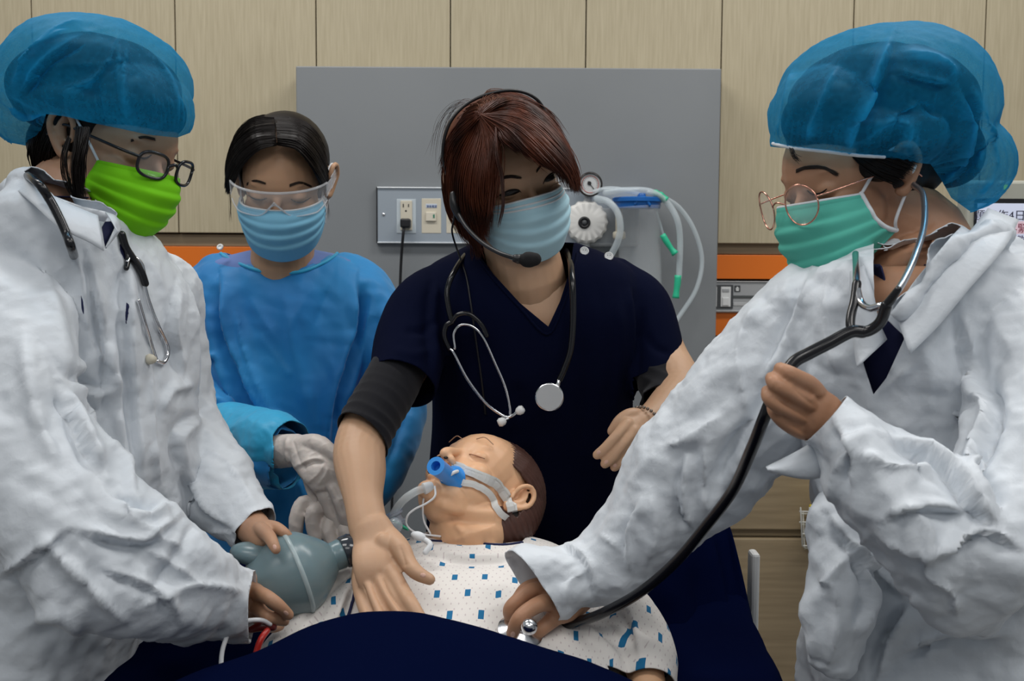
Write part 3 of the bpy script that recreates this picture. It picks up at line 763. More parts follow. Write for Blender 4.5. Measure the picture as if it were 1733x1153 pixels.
# ================================================================ MASK
def make_mask(hd, parent, m, rows, half=66, width=.068, label=None, loops=True, bump=.0022, edge_m=None, loopmat=None):
    """pleated mask wrapped round the lower face. rows: (z, y_centre, x_side, y_side, z_side) in head space, top to bottom"""
    NU, NV = 56, 60; G = Geo(); rows_i = catmull(rows, max(1, NV // (len(rows) - 1))); NV = len(rows_i) - 1; vs = []
    pl = [.30, .50, .70]
    for j, (z, yc, xs, ys, zs) in enumerate(rows_i):
        v = j / NV
        for i in range(NU + 1):
            a = (i / NU * 2 - 1); t = a * PI / 2 * .93; s = math.sin(t) / math.sin(PI / 2 * .93); c = (math.cos(t) - math.cos(PI / 2 * .93)) / (1 - math.cos(PI / 2 * .93))
            nose = math.exp(-(a / .2) ** 2)
            x = s * xs; cc = c ** .85; y = ys + (yc - ys) * cc; zz = zs + (z - zs) * (c ** .9)
            h = 0
            for p0 in pl:
                q = (v - p0 - .05 * (abs(a) ** 2) * (p0 - .5)) * 22; h += (bump * 1.2 * (1 / (1 + math.exp(-q * 3)) - .5) * math.exp(-(q / 2.2) ** 2)) * 1.5 * (1 - .55 * abs(a) ** 3)
            if v < .06: h += .0007
            h += .0012 * math.sin(a * 7 + v * 5) * (1 - nose)
            w = hd.w(x, y, zz); d = (hd.R @ Vector((s * .8, .4 + c, 0))).normalized(); vs.append(w + d * (h))
    f = [(j * (NU + 1) + i, j * (NU + 1) + i + 1, (j + 1) * (NU + 1) + i + 1, (j + 1) * (NU + 1) + i) for j in range(NV) for i in range(NU)]
    G.add(vs, f); o = mk('face_mask', G, m, parent, label=label, thick=.0012)
    # binding strips
    if edge_m:
        for i in (0, NU):
            g = Geo(); tubeW(g, [(*vs[j * (NU + 1) + i], .0028) for j in range(0, NV + 1, 3)], 1, 8); mk('side_binding', g, edge_m, o)
        g = Geo(); tubeW(g, [(*vs[i], .0016) for i in range(0, NU + 1, 2)], 1, 8); mk('top_binding', g, edge_m, o)
    o['corner'] = 1
    corners = [vs[0], vs[NU], vs[NV * (NU + 1)], vs[NV * (NU + 1) + NU]]
    return o, corners, vs, NU, NV

def finger(G, pts, Y=None, sub=4):
    T(G, pts, sub, 14)
def nail(B, px, py, rx, ry, rot, parent, m, name='fingernail'):
    a = math.radians(rot); poly = [(px + rx * math.cos(t) * math.cos(a) - ry * math.sin(t) * math.sin(a), py + rx * math.cos(t) * math.sin(a) + ry * math.sin(t) * math.cos(a)) for t in [k * PI / 4 for k in range(8)]]
    return face_patch(name, B, poly, m, parent, .0005, 2)
m_nail = mat('fingernail', (.62, .38, .30), .3, spec=.5)

# ================================================================ STETHOSCOPE BITS
def steth_bell(t, c, axis, r=.0235, face=None):
    g = Geo(); ax = Vector(axis).normalized(); c = Vector(c)
    lathe(g, c, ax, [(0, r * .3), (.001, r * .5), (.004, r * .93), (.007, r), (.0105, r), (.012, r * .95), (.0122, r * .88)], 48, True)
    mk('chest_piece', g, m_chrome, t, auto=50)
    g = Geo(); lathe(g, c + ax * .0118, ax, [(0, r * .9), (.0009, r * .88), (.001, .0001)], 48); mk('diaphragm', g, face or mat('diaphragm_grey', (.5, .51, .52), .35, .2), t, auto=30)
# ================================================================ CENTRE: instructor in navy scrubs
C = thing('person', 'woman with auburn hair and headset in navy scrubs, pressing her hand on the chest', 'person', (P(895, 800, 1.62).x, 1.62, 0))
hc = Head((.42, -.86, -.27), (-.28, -.08, .95), (0, .085, 0), 897, 316, 1.46, .91).build([(*P(893, 470, 1.555), .054), (*P(893, 530, 1.60), .062)], ear=(1, 1))
mh = remesh(hc.G, .0019, 5)
# arms and hands
g = Geo()
T(g, [(740, 500, 1.60, 50), (690, 600, 1.52, 48), (628, 705, 1.43, 43), (609, 760, 1.38, 45), (611, 800, 1.345, 43, 42), (615, 845, 1.31, 34, 33), (622, 885, 1.282, 34, 26), (630, 910, 1.272, 36, 20), (637, 945, 1.272, 30, 12)], 5, 20)
T(g, [(628, 890, 1.275, 34, 22), (637, 925, 1.26, 42, 21), (636, 955, 1.236, 41, 20), (636, 978, 1.226, 34, 14), (646, 1003, 1.226, 26, 9)], 5, 20)
E(g, 658, 935, 1.25, 22, 36, 17, 25)
finger(g, [(644, 930, 1.272, 13), (659, 962, 1.234, 15.5), (680, 1000, 1.203, 15), (697, 1026, 1.175, 14), (712, 1050, 1.162, 12.5)])
finger(g, [(630, 935, 1.272, 12), (640, 972, 1.233, 15), (664, 1018, 1.194, 14.5), (680, 1042, 1.172, 13.5), (693, 1062, 1.16, 12)])
finger(g, [(614, 938, 1.276, 11), (620, 980, 1.232, 14), (637, 1024, 1.196, 13.5), (647, 1048, 1.175, 12.5), (655, 1064, 1.165, 11)])
finger(g, [(608, 938, 1.28, 11), (607, 985, 1.242, 12.5), (615, 1022, 1.211, 12.5), (622, 1042, 1.19, 11.5), (628, 1056, 1.18, 10)])
finger(g, [(645, 890, 1.292, 14), (675, 925, 1.245, 18), (690, 952, 1.225, 15.5), (706, 970, 1.208, 13.5), (727, 981, 1.204, 10.5)])
mhr = remesh(g, .0016, 8)
creases(mhr, [([(644, 970), (658, 1002), (690, 1046)], 3.2, -.0042, 'v'), ([(628, 980), (641, 1012), (664, 1050)], 3.2, -.004, 'v'), ([(612, 986), (620, 1014), (634, 1048)], 3, -.0035, 'v'),
              ([(677, 990), (690, 985)], 3, -.0008, 'r'), ([(683, 1006), (700, 998)], 3, -.0007, 'r'), ([(706, 965), (712, 958)], 3, -.0007, 'r'), ([(676, 920), (683, 945), (686, 962)], 6, -.002, 'v')])
g = Geo()
T(g, [(1085, 520, 1.60, 45), (1120, 600, 1.58, 42), (1150, 655, 1.52, 38), (1125, 690, 1.46, 32), (1098, 712, 1.42, 26), (1080, 722, 1.40, 27, 20)], 5, 20)
T(g, [(1092, 714, 1.41, 24, 18), (1072, 728, 1.39, 27, 16), (1062, 738, 1.385, 24, 13)], 4, 18)
finger(g, [(1062, 718, 1.385, 11.5), (1045, 738, 1.372, 11), (1026, 758, 1.37, 10), (1011, 770, 1.374, 8.5)])
finger(g, [(1072, 730, 1.382, 11.5), (1056, 752, 1.37, 11), (1038, 773, 1.368, 10), (1024, 785, 1.372, 8.5)])
finger(g, [(1083, 742, 1.383, 11), (1068, 764, 1.374, 10.5), (1052, 781, 1.373, 9.5), (1040, 791, 1.377, 8)])
finger(g, [(1093, 748, 1.40, 10), (1080, 770, 1.395, 9.5), (1066, 786, 1.395, 8.5)])
finger(g, [(1085, 705, 1.41, 13), (1068, 702, 1.40, 12), (1050, 712, 1.395, 11), (1036, 730, 1.395, 9)])
mhl = remesh(g, .0016, 3)
creases(mhl, [([(1066, 724), (1050, 745), (1030, 768)], 2.5, -.0012, 'v'), ([(1078, 738), (1060, 760), (1044, 780)], 2.5, -.0012, 'v')])
g = Geo(); SEC(g, [(800, 985, 478, 1.60, .075), (748, 1045, 500, 1.60, .085), (720, 1075, 560, 1.60, .092), (735, 1068, 650, 1.62, .085), (745, 1045, 760, 1.65, .075), (740, 1050, 900, 1.68, .08), (740, 1050, 1200, 1.70, .09)])
T(g, [(893, 470, 1.565, 65, 60), (893, 520, 1.57, 78, 60), (900, 570, 1.57, 78, 50)])
mt = remesh(g, .005, 3)
body_c = join_meshes([mh, mhr, mhl, mt])
mk('body', body_c, m_skin_c, C)
Bc = bvh(body_c)
for a in ((716, 974, 5, 4, 10), (718, 1046, 5, 6.5, -30)): nail(Bc, *a, C, m_nail)
for a in ((1013, 766, 4, 3.2, -45), (1026, 782, 4, 3.2, -45), (1041, 788, 3.6, 3, -45)): nail(Bc, *a, C, m_nail)
# scrub top
g = Geo()
SEC(g, [(800, 975, 412, 1.60, .05), (768, 1020, 428, 1.60, .07), (728, 1064, 450, 1.60, .092), (705, 1085, 485, 1.60, .105), (708, 1092, 540, 1.60, .112), (728, 1082, 620, 1.61, .11), (732, 1070, 700, 1.63, .105), (726, 1063, 790, 1.65, .10), (722, 1062, 900, 1.67, .105), (715, 1080, 1050, 1.68, .11), (715, 1080, 1250, 1.70, .12)], ex=2.3)
T(g, [(765, 478, 1.59, 42), (722, 520, 1.565, 60, 66), (698, 575, 1.53, 63, 66), (684, 640, 1.475, 60, 62), (672, 668, 1.45, 58, 60)], 5, 24)
T(g, [(1040, 478, 1.60, 44), (1075, 520, 1.60, 58, 60), (1098, 580, 1.585, 56, 60), (1112, 645, 1.56, 50, 56), (1120, 672, 1.55, 46, 52)], 5, 24)
ms = remesh(g, .004, 4)
displace(ms, lambda co, no: .0022 * fbm(co * np.array([14, 14, 6]), 3) + .0016 * crumple(co * np.array([9, 9, 4]), 2))
creases(ms, [([(735, 470), (728, 540), (735, 640)], 9, -.006, 's'), ([(660, 590), (700, 600), (735, 590)], 8, .003), ([(680, 560), (715, 560), (738, 540)], 7, -.004), ([(1068, 480), (1075, 560), (1070, 660)], 9, .006, 's'),
             ([(1045, 500), (1050, 600), (1040, 720)], 10, .004), ([(990, 560), (995, 660), (985, 780)], 12, -.004), ([(800, 600), (795, 700), (800, 800)], 12, .004), ([(760, 540), (758, 620), (765, 720)], 10, -.004),
             ([(928, 555), (925, 640), (920, 740)], 3, .0012, 'v'), ([(1088, 560), (1110, 590), (1138, 600)], 7, -.003), ([(870, 640), (880, 700), (870, 760)], 14, -.004), ([(655, 612), (700, 632), (736, 640)], 2.5, -.0012, 'v')])
c1 = P(672, 640, 1.46); cut_plane(ms, c1, P(655, 690, 1.43) - P(690, 600, 1.50), .105)
c2 = P(1108, 642, 1.56); cut_plane(ms, c2, P(1120, 690, 1.545) - P(1103, 610, 1.575), .12, (1071, 9999))
cut_poly(ms, [(797, 404), (806, 425), (835, 464), (880, 513), (928, 553), (948, 510), (964, 460), (969, 425), (972, 404), (890, 392)], (1.3, 1.75))
scrub = mk('scrub_top', ms, m_navy, C, thick=.0018)
Bs = bvh(ms)
# V-neck band
g = surf_cord(Bs, [(803, 430), (835, 472), (880, 521), (926, 566), (952, 518), (970, 462), (977, 430)], .0022, .0005, 5); mk('neck_band', g, m_navy, scrub)
g = surf_cord(Bs, [(632, 622), (660, 632), (700, 645), (728, 652)], .0016, .0003, 4); mk('sleeve_hem', g, m_navy, scrub)
# back collar behind the neck
for x, y in ((988, 428), (1029, 437)):
    p = hit(Bs, x, y, .003, P(x, y, 1.53)); n = (CAM - p).normalized() + Vector((.1, 0, .35)); g = Geo(); lathe(g, p - n.normalized() * .002, n, [(0, .0062), (.002, .0066), (.0035, .006), (.0036, .0048), (.003, .0044), (.003, .0001)], 28)
    bt = mk('snap_button', g, m_white, scrub, auto=40)
    for dx in (-.0016, .0016):
        g = Geo(); q = p + n.normalized() * .0016 + Vector((dx, 0, .001)); ellW(g, q, (.0006, .0006, .0006), nu=8, nv=6); mk('stitch_hole', g, m_dgrey, bt)
# dark under-sleeves
g = Geo(); T(g, [(690, 590, 1.52, 46, 48), (662, 650, 1.46, 50, 48), (636, 695, 1.42, 50, 49), (618, 728, 1.395, 50, 50), (606, 762, 1.375, 50, 50)], 6, 26)
mu = remesh(g, .0028, 2)
ax = np.array(P(610, 745, 1.385) - P(670, 640, 1.465)); ax /= np.linalg.norm(ax); o0 = np.array(P(670, 640, 1.465))
def rings_(co, no):
    s = (co - o0) @ ax; w = np.clip((s - .01) / .09, .15, 1)
    return .0022 * w * (1 - np.abs(np.sin(s * 190 + 2.2 * perlin(co * 14)))) - .001
displace(mu, rings_); cut_plane(mu, P(613, 737, 1.387), Vector(ax) + Vector((-.15, 0, .1)), .09)
mk('under_sleeve', mu, m_blackcloth, C, thick=.0015)
g = Geo(); T(g, [(1103, 600, 1.58, 38, 42), (1118, 650, 1.54, 38, 42), (1127, 672, 1.515, 39, 42), (1118, 695, 1.48, 38, 40)], 5, 24)
mu = remesh(g, .0028, 2); displace(mu, lambda co, no: .0016 * (1 - np.abs(np.sin((co[:, 2] + .4 * co[:, 0]) * 170 + 2 * perlin(co * 14)))))
cut_plane(mu, P(1121, 688, 1.49), P(1105, 705, 1.46) - P(1127, 660, 1.53), .07); mk('under_sleeve', mu, m_blackcloth, C, thick=.0015)
# trousers
g = Geo(); cx = P(895, 900, 1.68).x
tubeW(g, [(cx - .07, 1.7, .98, .1, .11), (cx - .085, 1.71, .5, .07), (cx - .09, 1.72, .08, .06)], 4, 20); tubeW(g, [(cx + .07, 1.7, .98, .1, .11), (cx + .085, 1.71, .5, .07), (cx + .09, 1.72, .08, .06)], 4, 20)
mk('trousers', remesh(g, .012, 3), m_navy, C)
g = Geo()
for q in (-1, 1): tubeW(g, [(cx + q * .09, 1.75, .05, .045), (cx + q * .1, 1.60, .04, .042)], 3, 16)
for q in (-1, 1):
    g = Geo(); tubeW(g, [(cx + q * .09, 1.75, .045, .045, .04), (cx + q * .1, 1.58, .042, .042, .034)], 3, 16); mk('shoe', g, m_white, C)

# face details
Bh = bvh(mh)
face_patch('eye', Bh, [(845, 333), (853, 327), (866, 322), (877, 322), (879, 325), (868, 330), (855, 333)], m_eye, C, .0008)
face_patch('eye', Bh, [(922, 308), (926, 300), (937, 294), (950, 290), (952, 294), (942, 301), (930, 307)], m_eye, C, .0008)
for q in ([(838, 336), (850, 328), (864, 321.5), (876, 321), (882, 325)], [(919, 311), (924, 301), (935, 293.5), (950, 289), (958, 288)]):
    mk('eyelashes', surf_cord(Bh, [(*a, r) for a, r in zip(q, (.0003, .0008, .001, .0009, .0003))], .0008, .0008, 5), m_hairdark, C)
for q in ([(845, 345), (860, 342), (878, 336)], [(932, 315), (945, 309), (958, 305)]):
    mk('lid_fold', surf_cord(Bh, [(*a, r) for a, r in zip(q, (.0003, .0006, .0002))], .0006, -.0001, 5), mat('lid_shadow_skin', (.33, .17, .10), .6), C)
for q in ([(832, 312), (845, 304), (862, 299), (882, 301)], [(908, 290), (915, 280), (924, 271), (934, 268)]):
    gg = []
    for dy in (-2.5, 2.5): gg.append([hit(Bh, x, y + dy * (1 - .4 * k / 3), .0006, P(x, y, 1.45)) for k, (x, y) in enumerate(q)])
    mk('eyebrow', strands(Geo(), gg, 60, .0004, .00035, 8, 3), m_brow, C)
mo, cor, mv, NU, NV = make_mask(hc, C, m_maskblue, [(-.010, .106, .058, .052, -.022), (-.030, .119, .065, .048, -.034), (-.055, .118, .067, .044, -.046), (-.085, .110, .067, .038, -.058), (-.115, .092, .065, .032, -.070)], edge_m=m_maskwhite)
g = Geo()
for j in (5, 9):
    tubeW(g, [(*(mv[j * (NU + 1) + i] + (hc.R @ Vector((0, .0012, 0)))), .0014) for i in range(2, NU - 1, 2)], 1, 8)
mk('white_stripe', g, m_maskwhite, mo)
g = Geo(); hc_l = lambda *a: hc.w(*a)
wire(g, [cor[0], hc.w(-.07, .035, .01), hc.w(-.078, .0, .025), hc.w(-.084, -.014, .01), hc.w(-.07, .01, -.045), cor[2]], .0014); mk('ear_loop', g, m_loop, mo)
g = Geo(); wire(g, [cor[1], hc.w(.07, .035, .01), hc.w(.08, -.002, .025), hc.w(.086, -.016, .01), hc.w(.072, .01, -.045), cor[3]], .0014); mk('ear_loop', g, m_loop, mo)

# hair
g = Geo()
hc.ell((0, -.026, .03), (.082, .092, .086), G=g); hc.ell((0, -.03, -.02), (.078, .07, .07), G=g)
hc.ell((-.052, .008, .0), (.028, .05, .066), G=g); hc.ell((.056, .015, .025), (.022, .045, .05), G=g)
mhair = remesh(g, .003, 4)
hair = mk('hair', mhair, m_hairred, C)
part = (812, 196, 1.42)
Lg = px_guides([[part, (800, 205, 1.45), (765, 245, 1.49), (752, 300, 1.53), (760, 350, 1.56), (780, 390, 1.57)],
    [part, (800, 215, 1.435), (772, 265, 1.455), (768, 330, 1.47), (782, 380, 1.485), (800, 412, 1.495)],
    [part, (810, 225, 1.425), (790, 280, 1.425), (785, 340, 1.435), (796, 385, 1.455), (812, 412, 1.475)],
    [part, (820, 235, 1.415), (812, 285, 1.40), (808, 330, 1.40), (815, 365, 1.425), (818, 398, 1.455)],
    [part, (828, 232, 1.41), (832, 270, 1.395), (830, 310, 1.395), (826, 345, 1.41), (822, 380, 1.435)],
    [part, (836, 226, 1.405), (842, 246, 1.395), (842, 275, 1.395), (838, 300, 1.40), (832, 330, 1.415)]])
Rg = px_guides([[part, (842, 222, 1.405), (846, 232, 1.397), (852, 238, 1.395), (860, 243, 1.395)],
    [part, (856, 215, 1.40), (880, 232, 1.385), (905, 258, 1.375), (925, 275, 1.375), (945, 285, 1.38)],
    [part, (865, 205, 1.405), (900, 228, 1.385), (935, 262, 1.375), (958, 292, 1.378), (968, 318, 1.388)],
    [part, (868, 192, 1.42), (908, 210, 1.41), (945, 248, 1.40), (968, 285, 1.40), (977, 322, 1.405)],
    [part, (862, 178, 1.44), (900, 190, 1.44), (938, 225, 1.44), (965, 268, 1.44), (976, 310, 1.44)],
    [part, (850, 170, 1.46), (885, 174, 1.48), (925, 202, 1.49), (955, 245, 1.49), (970, 290, 1.49)]])
Ug = px_guides([[part, (835, 180, 1.44), (870, 182, 1.46), (910, 200, 1.47), (945, 235, 1.48), (968, 285, 1.48)], [part, (825, 172, 1.46), (850, 164, 1.50), (885, 168, 1.53), (920, 188, 1.55), (948, 225, 1.56)], [part, (815, 178, 1.46), (825, 160, 1.52), (845, 158, 1.57), (870, 165, 1.60), (890, 180, 1.62)]])
Tg = px_guides([[part, (800, 208, 1.422), (765, 248, 1.462), (752, 303, 1.502)], [part, (805, 193, 1.432), (775, 218, 1.482), (750, 273, 1.542)], [part, (818, 178, 1.442), (790, 188, 1.512), (765, 218, 1.572)], [part, (840, 171, 1.442), (830, 169, 1.512), (815, 175, 1.592)], [part, (850, 173, 1.432), (880, 175, 1.502), (905, 188, 1.572)]])
for k, (gg, n, j) in enumerate(((Lg, 1500, .0028), (Rg, 1100, .0022), (Tg, 1000, .0022), (Ug, 700, .0022))):
    s_ = Geo(); sheet(s_, gg, 20, .012); mk('hair_lock', s_, m_hairred, hair, smooth=True)
    s_ = Geo(); strands(s_, gg, n, j, .00055, 16, 11 + k, .003); mk('hair_strands', s_, m_hairred, hair, kind='stuff')
s_ = Geo(); strands(s_, px_guides([[(838, 215, 1.40), (838, 260, 1.375), (846, 300, 1.37), (850, 345, 1.362), (843, 385, 1.36)], [(840, 215, 1.40), (844, 260, 1.375), (853, 300, 1.37), (852, 350, 1.36), (845, 380, 1.358)]]), 22, .0008, .00035, 18, 5)
strands(s_, px_guides([[(800, 190, 1.50), (765, 190, 1.53), (748, 230, 1.55), (745, 280, 1.56)], [(815, 175, 1.50), (780, 172, 1.53), (752, 205, 1.55), (742, 250, 1.56)]]), 26, .005, .0002, 18, 6)
strands(s_, px_guides([[(790, 400, 1.49), (800, 420, 1.49), (805, 438, 1.49)], [(812, 395, 1.47), (812, 415, 1.475), (815, 430, 1.48)]]), 60, .002, .0004, 12, 8)
mk('loose_strands', s_, m_hairred, hair, kind='stuff')

# headset
hs = thing('headset', 'black headset with foam microphone in front of the pale blue mask', 'headset', P(775, 360, 1.45))
g = Geo(); wire(g, [hc.w(-.088, .004, -.005), hc.w(-.093, -.004, .05), hc.w(-.072, -.006, .097), hc.w(-.03, -.006, .121), hc.w(.03, -.006, .121), hc.w(.072, -.006, .097), hc.w(.09, -.004, .05)], .0022, 8); mk('headband', g, m_black, hs)
g = Geo(); T(g, [(767, 330, 1.45, 6, 8), (769, 345, 1.445, 8, 9), (774, 360, 1.445, 7, 8), (780, 372, 1.445, 5, 6)], 4, 16); mk('ear_pad', g, m_black, hs)
g = Geo(); wire(g, [P(776, 362, 1.44), P(790, 385, 1.405), P(815, 410, 1.36), P(845, 428, 1.325), P(872, 437, 1.31)], .0027, 8); cyl(g, P(868, 436.5, 1.31), P(880, 439, 1.31), .0045, .006, bev=.001); mk('boom', g, m_black, hs)
g = Geo(); T(g, [(883, 439, 1.31, 9), (888, 439.5, 1.31, 12.5), (897, 439.5, 1.31, 13.5), (905, 439, 1.31, 11.5)], 5, 24); mk('foam_microphone', remesh(g, .0012, 3), mat('black_foam', (.008, .008, .009), .95), hs)
g = Geo(); wire(g, [P(770, 352, 1.44), P(768, 372, 1.45), P(765, 392, 1.47), P(772, 418, 1.50), P(780, 440, 1.505)], .0013); q = surf_cord(Bs, [(780, 440), (790, 470), (798, 520), (805, 570), (815, 640), (822, 700)], .0013, .0014, 6); g.add(q.v, q.f); mk('cable', g, m_black, hs)

# bracelet
w0 = P(1092, 714, 1.408); br = mk('bracelet', torus(Geo(), P(1094, 714, 1.412), Matrix.Identity(3), .001, .0001, 4, 3), None)
bpy.data.objects.remove(br)
t = (P(1080, 722, 1.40) - P(1098, 712, 1.42)).normalized(); s0 = t.cross(Vector((0, 0, 1))).normalized(); d0 = t.cross(s0)
g = Geo()
for k in range(26):
    a = 2 * PI * k / 26; p = P(1089, 716, 1.409) + (s0 * math.cos(a) * .0235 + d0 * math.sin(a) * .0215); ellW(g, p, (.0024, .0024, .0024), nu=8, nv=6)
mk('bracelet', g, mat('beaded_bracelet', (.22, .18, .15), .3, .6), label='thin beaded bracelet on the wrist of the woman in navy scrubs', cat='bracelet', kind='stuff')

# stethoscope round the neck
st = thing('stethoscope', 'black stethoscope hanging round the neck over the navy scrubs', 'stethoscope', P(860, 700, 1.48))
g = surf_cord(Bs, [(800, 424), (778, 445), (762, 470), (757, 500), (759, 528)], .0034, .0036, 6); g = Geo()
wire(g, [P(885, 440, 1.68), P(830, 415, 1.66), P(795, 425, 1.58), P(770, 458, 1.50), P(757, 490, 1.485), P(759, 520, 1.48), P(765, 545, 1.478)], .0038, 8, 12)
mk('rubber_tube', g, m_tube, st)
g = Geo(); wire(g, [P(885, 440, 1.68), P(940, 415, 1.66), P(962, 432, 1.56), P(968, 470, 1.485), P(970, 530, 1.475), P(966, 590, 1.476), P(955, 625, 1.478), P(947, 643, 1.478)], .0044, 8, 14)
mk('rubber_tube', g, m_tube, st)
g = Geo()
wire(g, [P(765, 545, 1.478), P(755, 552, 1.478), P(752, 570, 1.478), P(760, 590, 1.478)], .0036, 6, 10)
wire(g, [P(765, 545, 1.478), P(775, 533, 1.474), P(795, 532, 1.474), P(815, 550, 1.474), P(824, 568, 1.474)], .0032, 6, 10); mk('rubber_yoke', g, m_tube, st)
g = Geo(); wire(g, [P(760, 590, 1.478), P(768, 598, 1.476), P(790, 640, 1.478), P(820, 680, 1.48), P(845, 700, 1.48), P(862, 706, 1.478), P(876, 697, 1.476)], .0023, 8, 10); mk('ear_tube', g, m_chrome, st)
g = Geo(); wire(g, [P(770, 590, 1.476), P(768, 565, 1.474), P(780, 550, 1.473), P(800, 553, 1.473), P(818, 572, 1.473), P(838, 615, 1.476), P(855, 655, 1.478), P(863, 690, 1.478), P(862, 706, 1.478), P(852, 712, 1.476)], .0019, 8, 10); mk('ear_tube', g, m_chrome, st)
for a, b in (((874, 699), (886, 691)), ((856, 711), (843, 717))):
    g = Geo(); lathe(g, P(*a, 1.474), P(*b, 1.472) - P(*a, 1.474), [(0, .003), (.003, .0055), (.008, .0062), (.0115, .0045), (.012, .0012), (.011, .001)], 24); mk('ear_tip', g, m_white, st)
g = Geo(); cyl(g, P(947, 641, 1.478), P(943, 654, 1.474), .0032, n=16, bev=.0005); mk('stem', g, m_chrome, st)
steth_bell(st, P(930, 672, 1.474), Vector((-.05, -1, .12)), .0195)
# ================================================================ BACK LEFT: woman in blue isolation gown
Bp = thing('person', 'woman in a blue isolation gown and clear goggles with dark tied-back hair, head bowed', 'person', (P(500, 800, 1.85).x, 1.87, 0))
hb = Head((.04, -.90, -.40), (.03, -.40, .92), (0, .085, 0), 469, 333, 1.70, .92).build([(*P(478, 440, 1.81), .052), (*P(480, 500, 1.86), .062)])
mh = remesh(hb.G, .0022, 5)
g = Geo(); SEC(g, [(420, 540, 440, 1.86, .06), (375, 585, 462, 1.87, .08), (345, 640, 530, 1.87, .09), (365, 620, 700, 1.87, .085), (365, 620, 900, 1.88, .09), (370, 620, 1150, 1.88, .09)])
mt = remesh(g, .006, 3)
g = Geo(); T(g, [(350, 520, 1.86, 34), (340, 640, 1.82, 30), (360, 710, 1.76, 27), (430, 752, 1.64, 24), (490, 770, 1.58, 21)], 5, 18)
T(g, [(630, 520, 1.86, 34), (672, 640, 1.82, 30), (660, 740, 1.76, 27), (600, 840, 1.62, 24), (560, 880, 1.56, 22)], 5, 18)
mb = remesh(g, .004, 2)
body_b = join_meshes([mh, mt, mb]); mk('body', body_b, m_skin_b, Bp)
Bh = bvh(mh)
# gown
g = Geo()
SEC(g, [(440, 520, 428, 1.86, .05), (375, 588, 436, 1.87, .075), (332, 628, 456, 1.87, .095), (312, 655, 490, 1.87, .11), (318, 655, 560, 1.87, .12), (335, 650, 660, 1.87, .125), (345, 640, 780, 1.87, .13), (340, 650, 880, 1.87, .135), (335, 655, 1010, 1.87, .14), (330, 660, 1150, 1.87, .14)], ex=2.2)
T(g, [(375, 470, 1.87, 44), (338, 520, 1.86, 50, 60), (330, 600, 1.83, 46, 56), (345, 680, 1.79, 44, 52), (380, 730, 1.73, 44, 46), (430, 762, 1.655, 50, 46), (470, 778, 1.60, 52, 48), (485, 785, 1.585, 46, 44)], 5, 26)
T(g, [(590, 470, 1.87, 44), (632, 520, 1.86, 52, 60), (658, 600, 1.83, 50, 58), (678, 670, 1.79, 44, 54), (672, 740, 1.74, 40, 50), (640, 800, 1.68, 44, 48), (600, 850, 1.62, 38, 42)], 5, 26)
mg = remesh(g, .0042, 4)
displace(mg, lambda co, no: .0035 * fbm(co * np.array([9, 9, 4.5]), 3) + .0035 * crumple(co * np.array([7, 7, 4.5]) + 3, 2) + .0055 * facets(co * np.array([11, 11, 7]), 7, 3) + .0012 * facets(co * 34, 6, 5))
creases(mg, [([(372, 470), (378, 560), (420, 660), (455, 740)], 10, -.019, 's'), ([(395, 500), (420, 600), (460, 700), (480, 745)], 9, .014, 'v'), ([(350, 500), (365, 600), (400, 700)], 8, .008), ([(606, 470), (600, 560), (570, 660), (555, 760)], 11, .019, 's'), ([(628, 500), (610, 600), (580, 700)], 7, .009), ([(650, 520), (640, 620), (610, 720)], 9, -.014, 's'),
             ([(470, 480), (500, 600), (530, 720)], 12, .005), ([(420, 500), (470, 580)], 8, .005, 'v'), ([(520, 500), (490, 560), (500, 620)], 8, .004, 'v'), ([(430, 560), (480, 620), (490, 640)], 5, .004, 'v'), ([(560, 480), (530, 560)], 6, -.004, 'v'),
             ([(330, 560), (350, 600), (372, 610)], 6, -.008, 's'), ([(325, 690), (360, 680), (400, 690)], 8, -.007, 's'), ([(560, 700), (550, 780), (560, 870)], 8, .008), ([(500, 800), (520, 850), (560, 880)], 8, .006),
             ([(400, 720), (440, 700), (490, 710)], 7, .008), ([(390, 760), (430, 740), (480, 745)], 6, -.006), ([(430, 700), (425, 760), (440, 810)], 6, .008, 'v'), ([(455, 705), (455, 770), (475, 830)], 5, -.006, 'v'), ([(480, 720), (470, 790), (500, 840)], 5, .005, 'v'), ([(690, 620), (680, 700), (650, 790)], 6, .008, 's')])
cut_plane(mg, P(478, 768, 1.592), Vector((.85, -.55, -.12)), .055, (455, 9999))
cut_poly(mg, [(362, 410), (375, 424), (400, 440), (440, 453), (475, 457), (510, 454), (545, 440), (567, 424), (584, 408), (474, 380)], (1.5, 1.95))
gown = mk('isolation_gown', mg, m_bluegown, Bp, thick=.0012)
Bg = bvh(mg)
mk('neck_binding', surf_cord(Bg, [(374, 430), (382, 436), (402, 446), (440, 459), (475, 463), (512, 460), (547, 446), (562, 437), (571, 430)], .003, .001, 5), m_bluecuff, gown)
# puffed translucent cuff
g = Geo(); T(g, [(390, 726, 1.72, 44, 50), (440, 745, 1.655, 54, 58), (474, 758, 1.60, 56, 58), (488, 764, 1.58, 42, 44)], 6, 30); T(g, [(430, 775, 1.65, 54, 56), (480, 790, 1.61, 40, 36)], 4, 24)
mcf = remesh(g, .003, 2); displace(mcf, lambda co, no: .006 * crumple(co * 17 + 9, 3) + .002 * perlin(co * 40)); cut_plane(mcf, P(482, 757, 1.585), Vector((.85, -.5, -.1)), .06, (462, 9999))
mk('gathered_cuff', mcf, m_bluecuff, gown, thick=.0012)
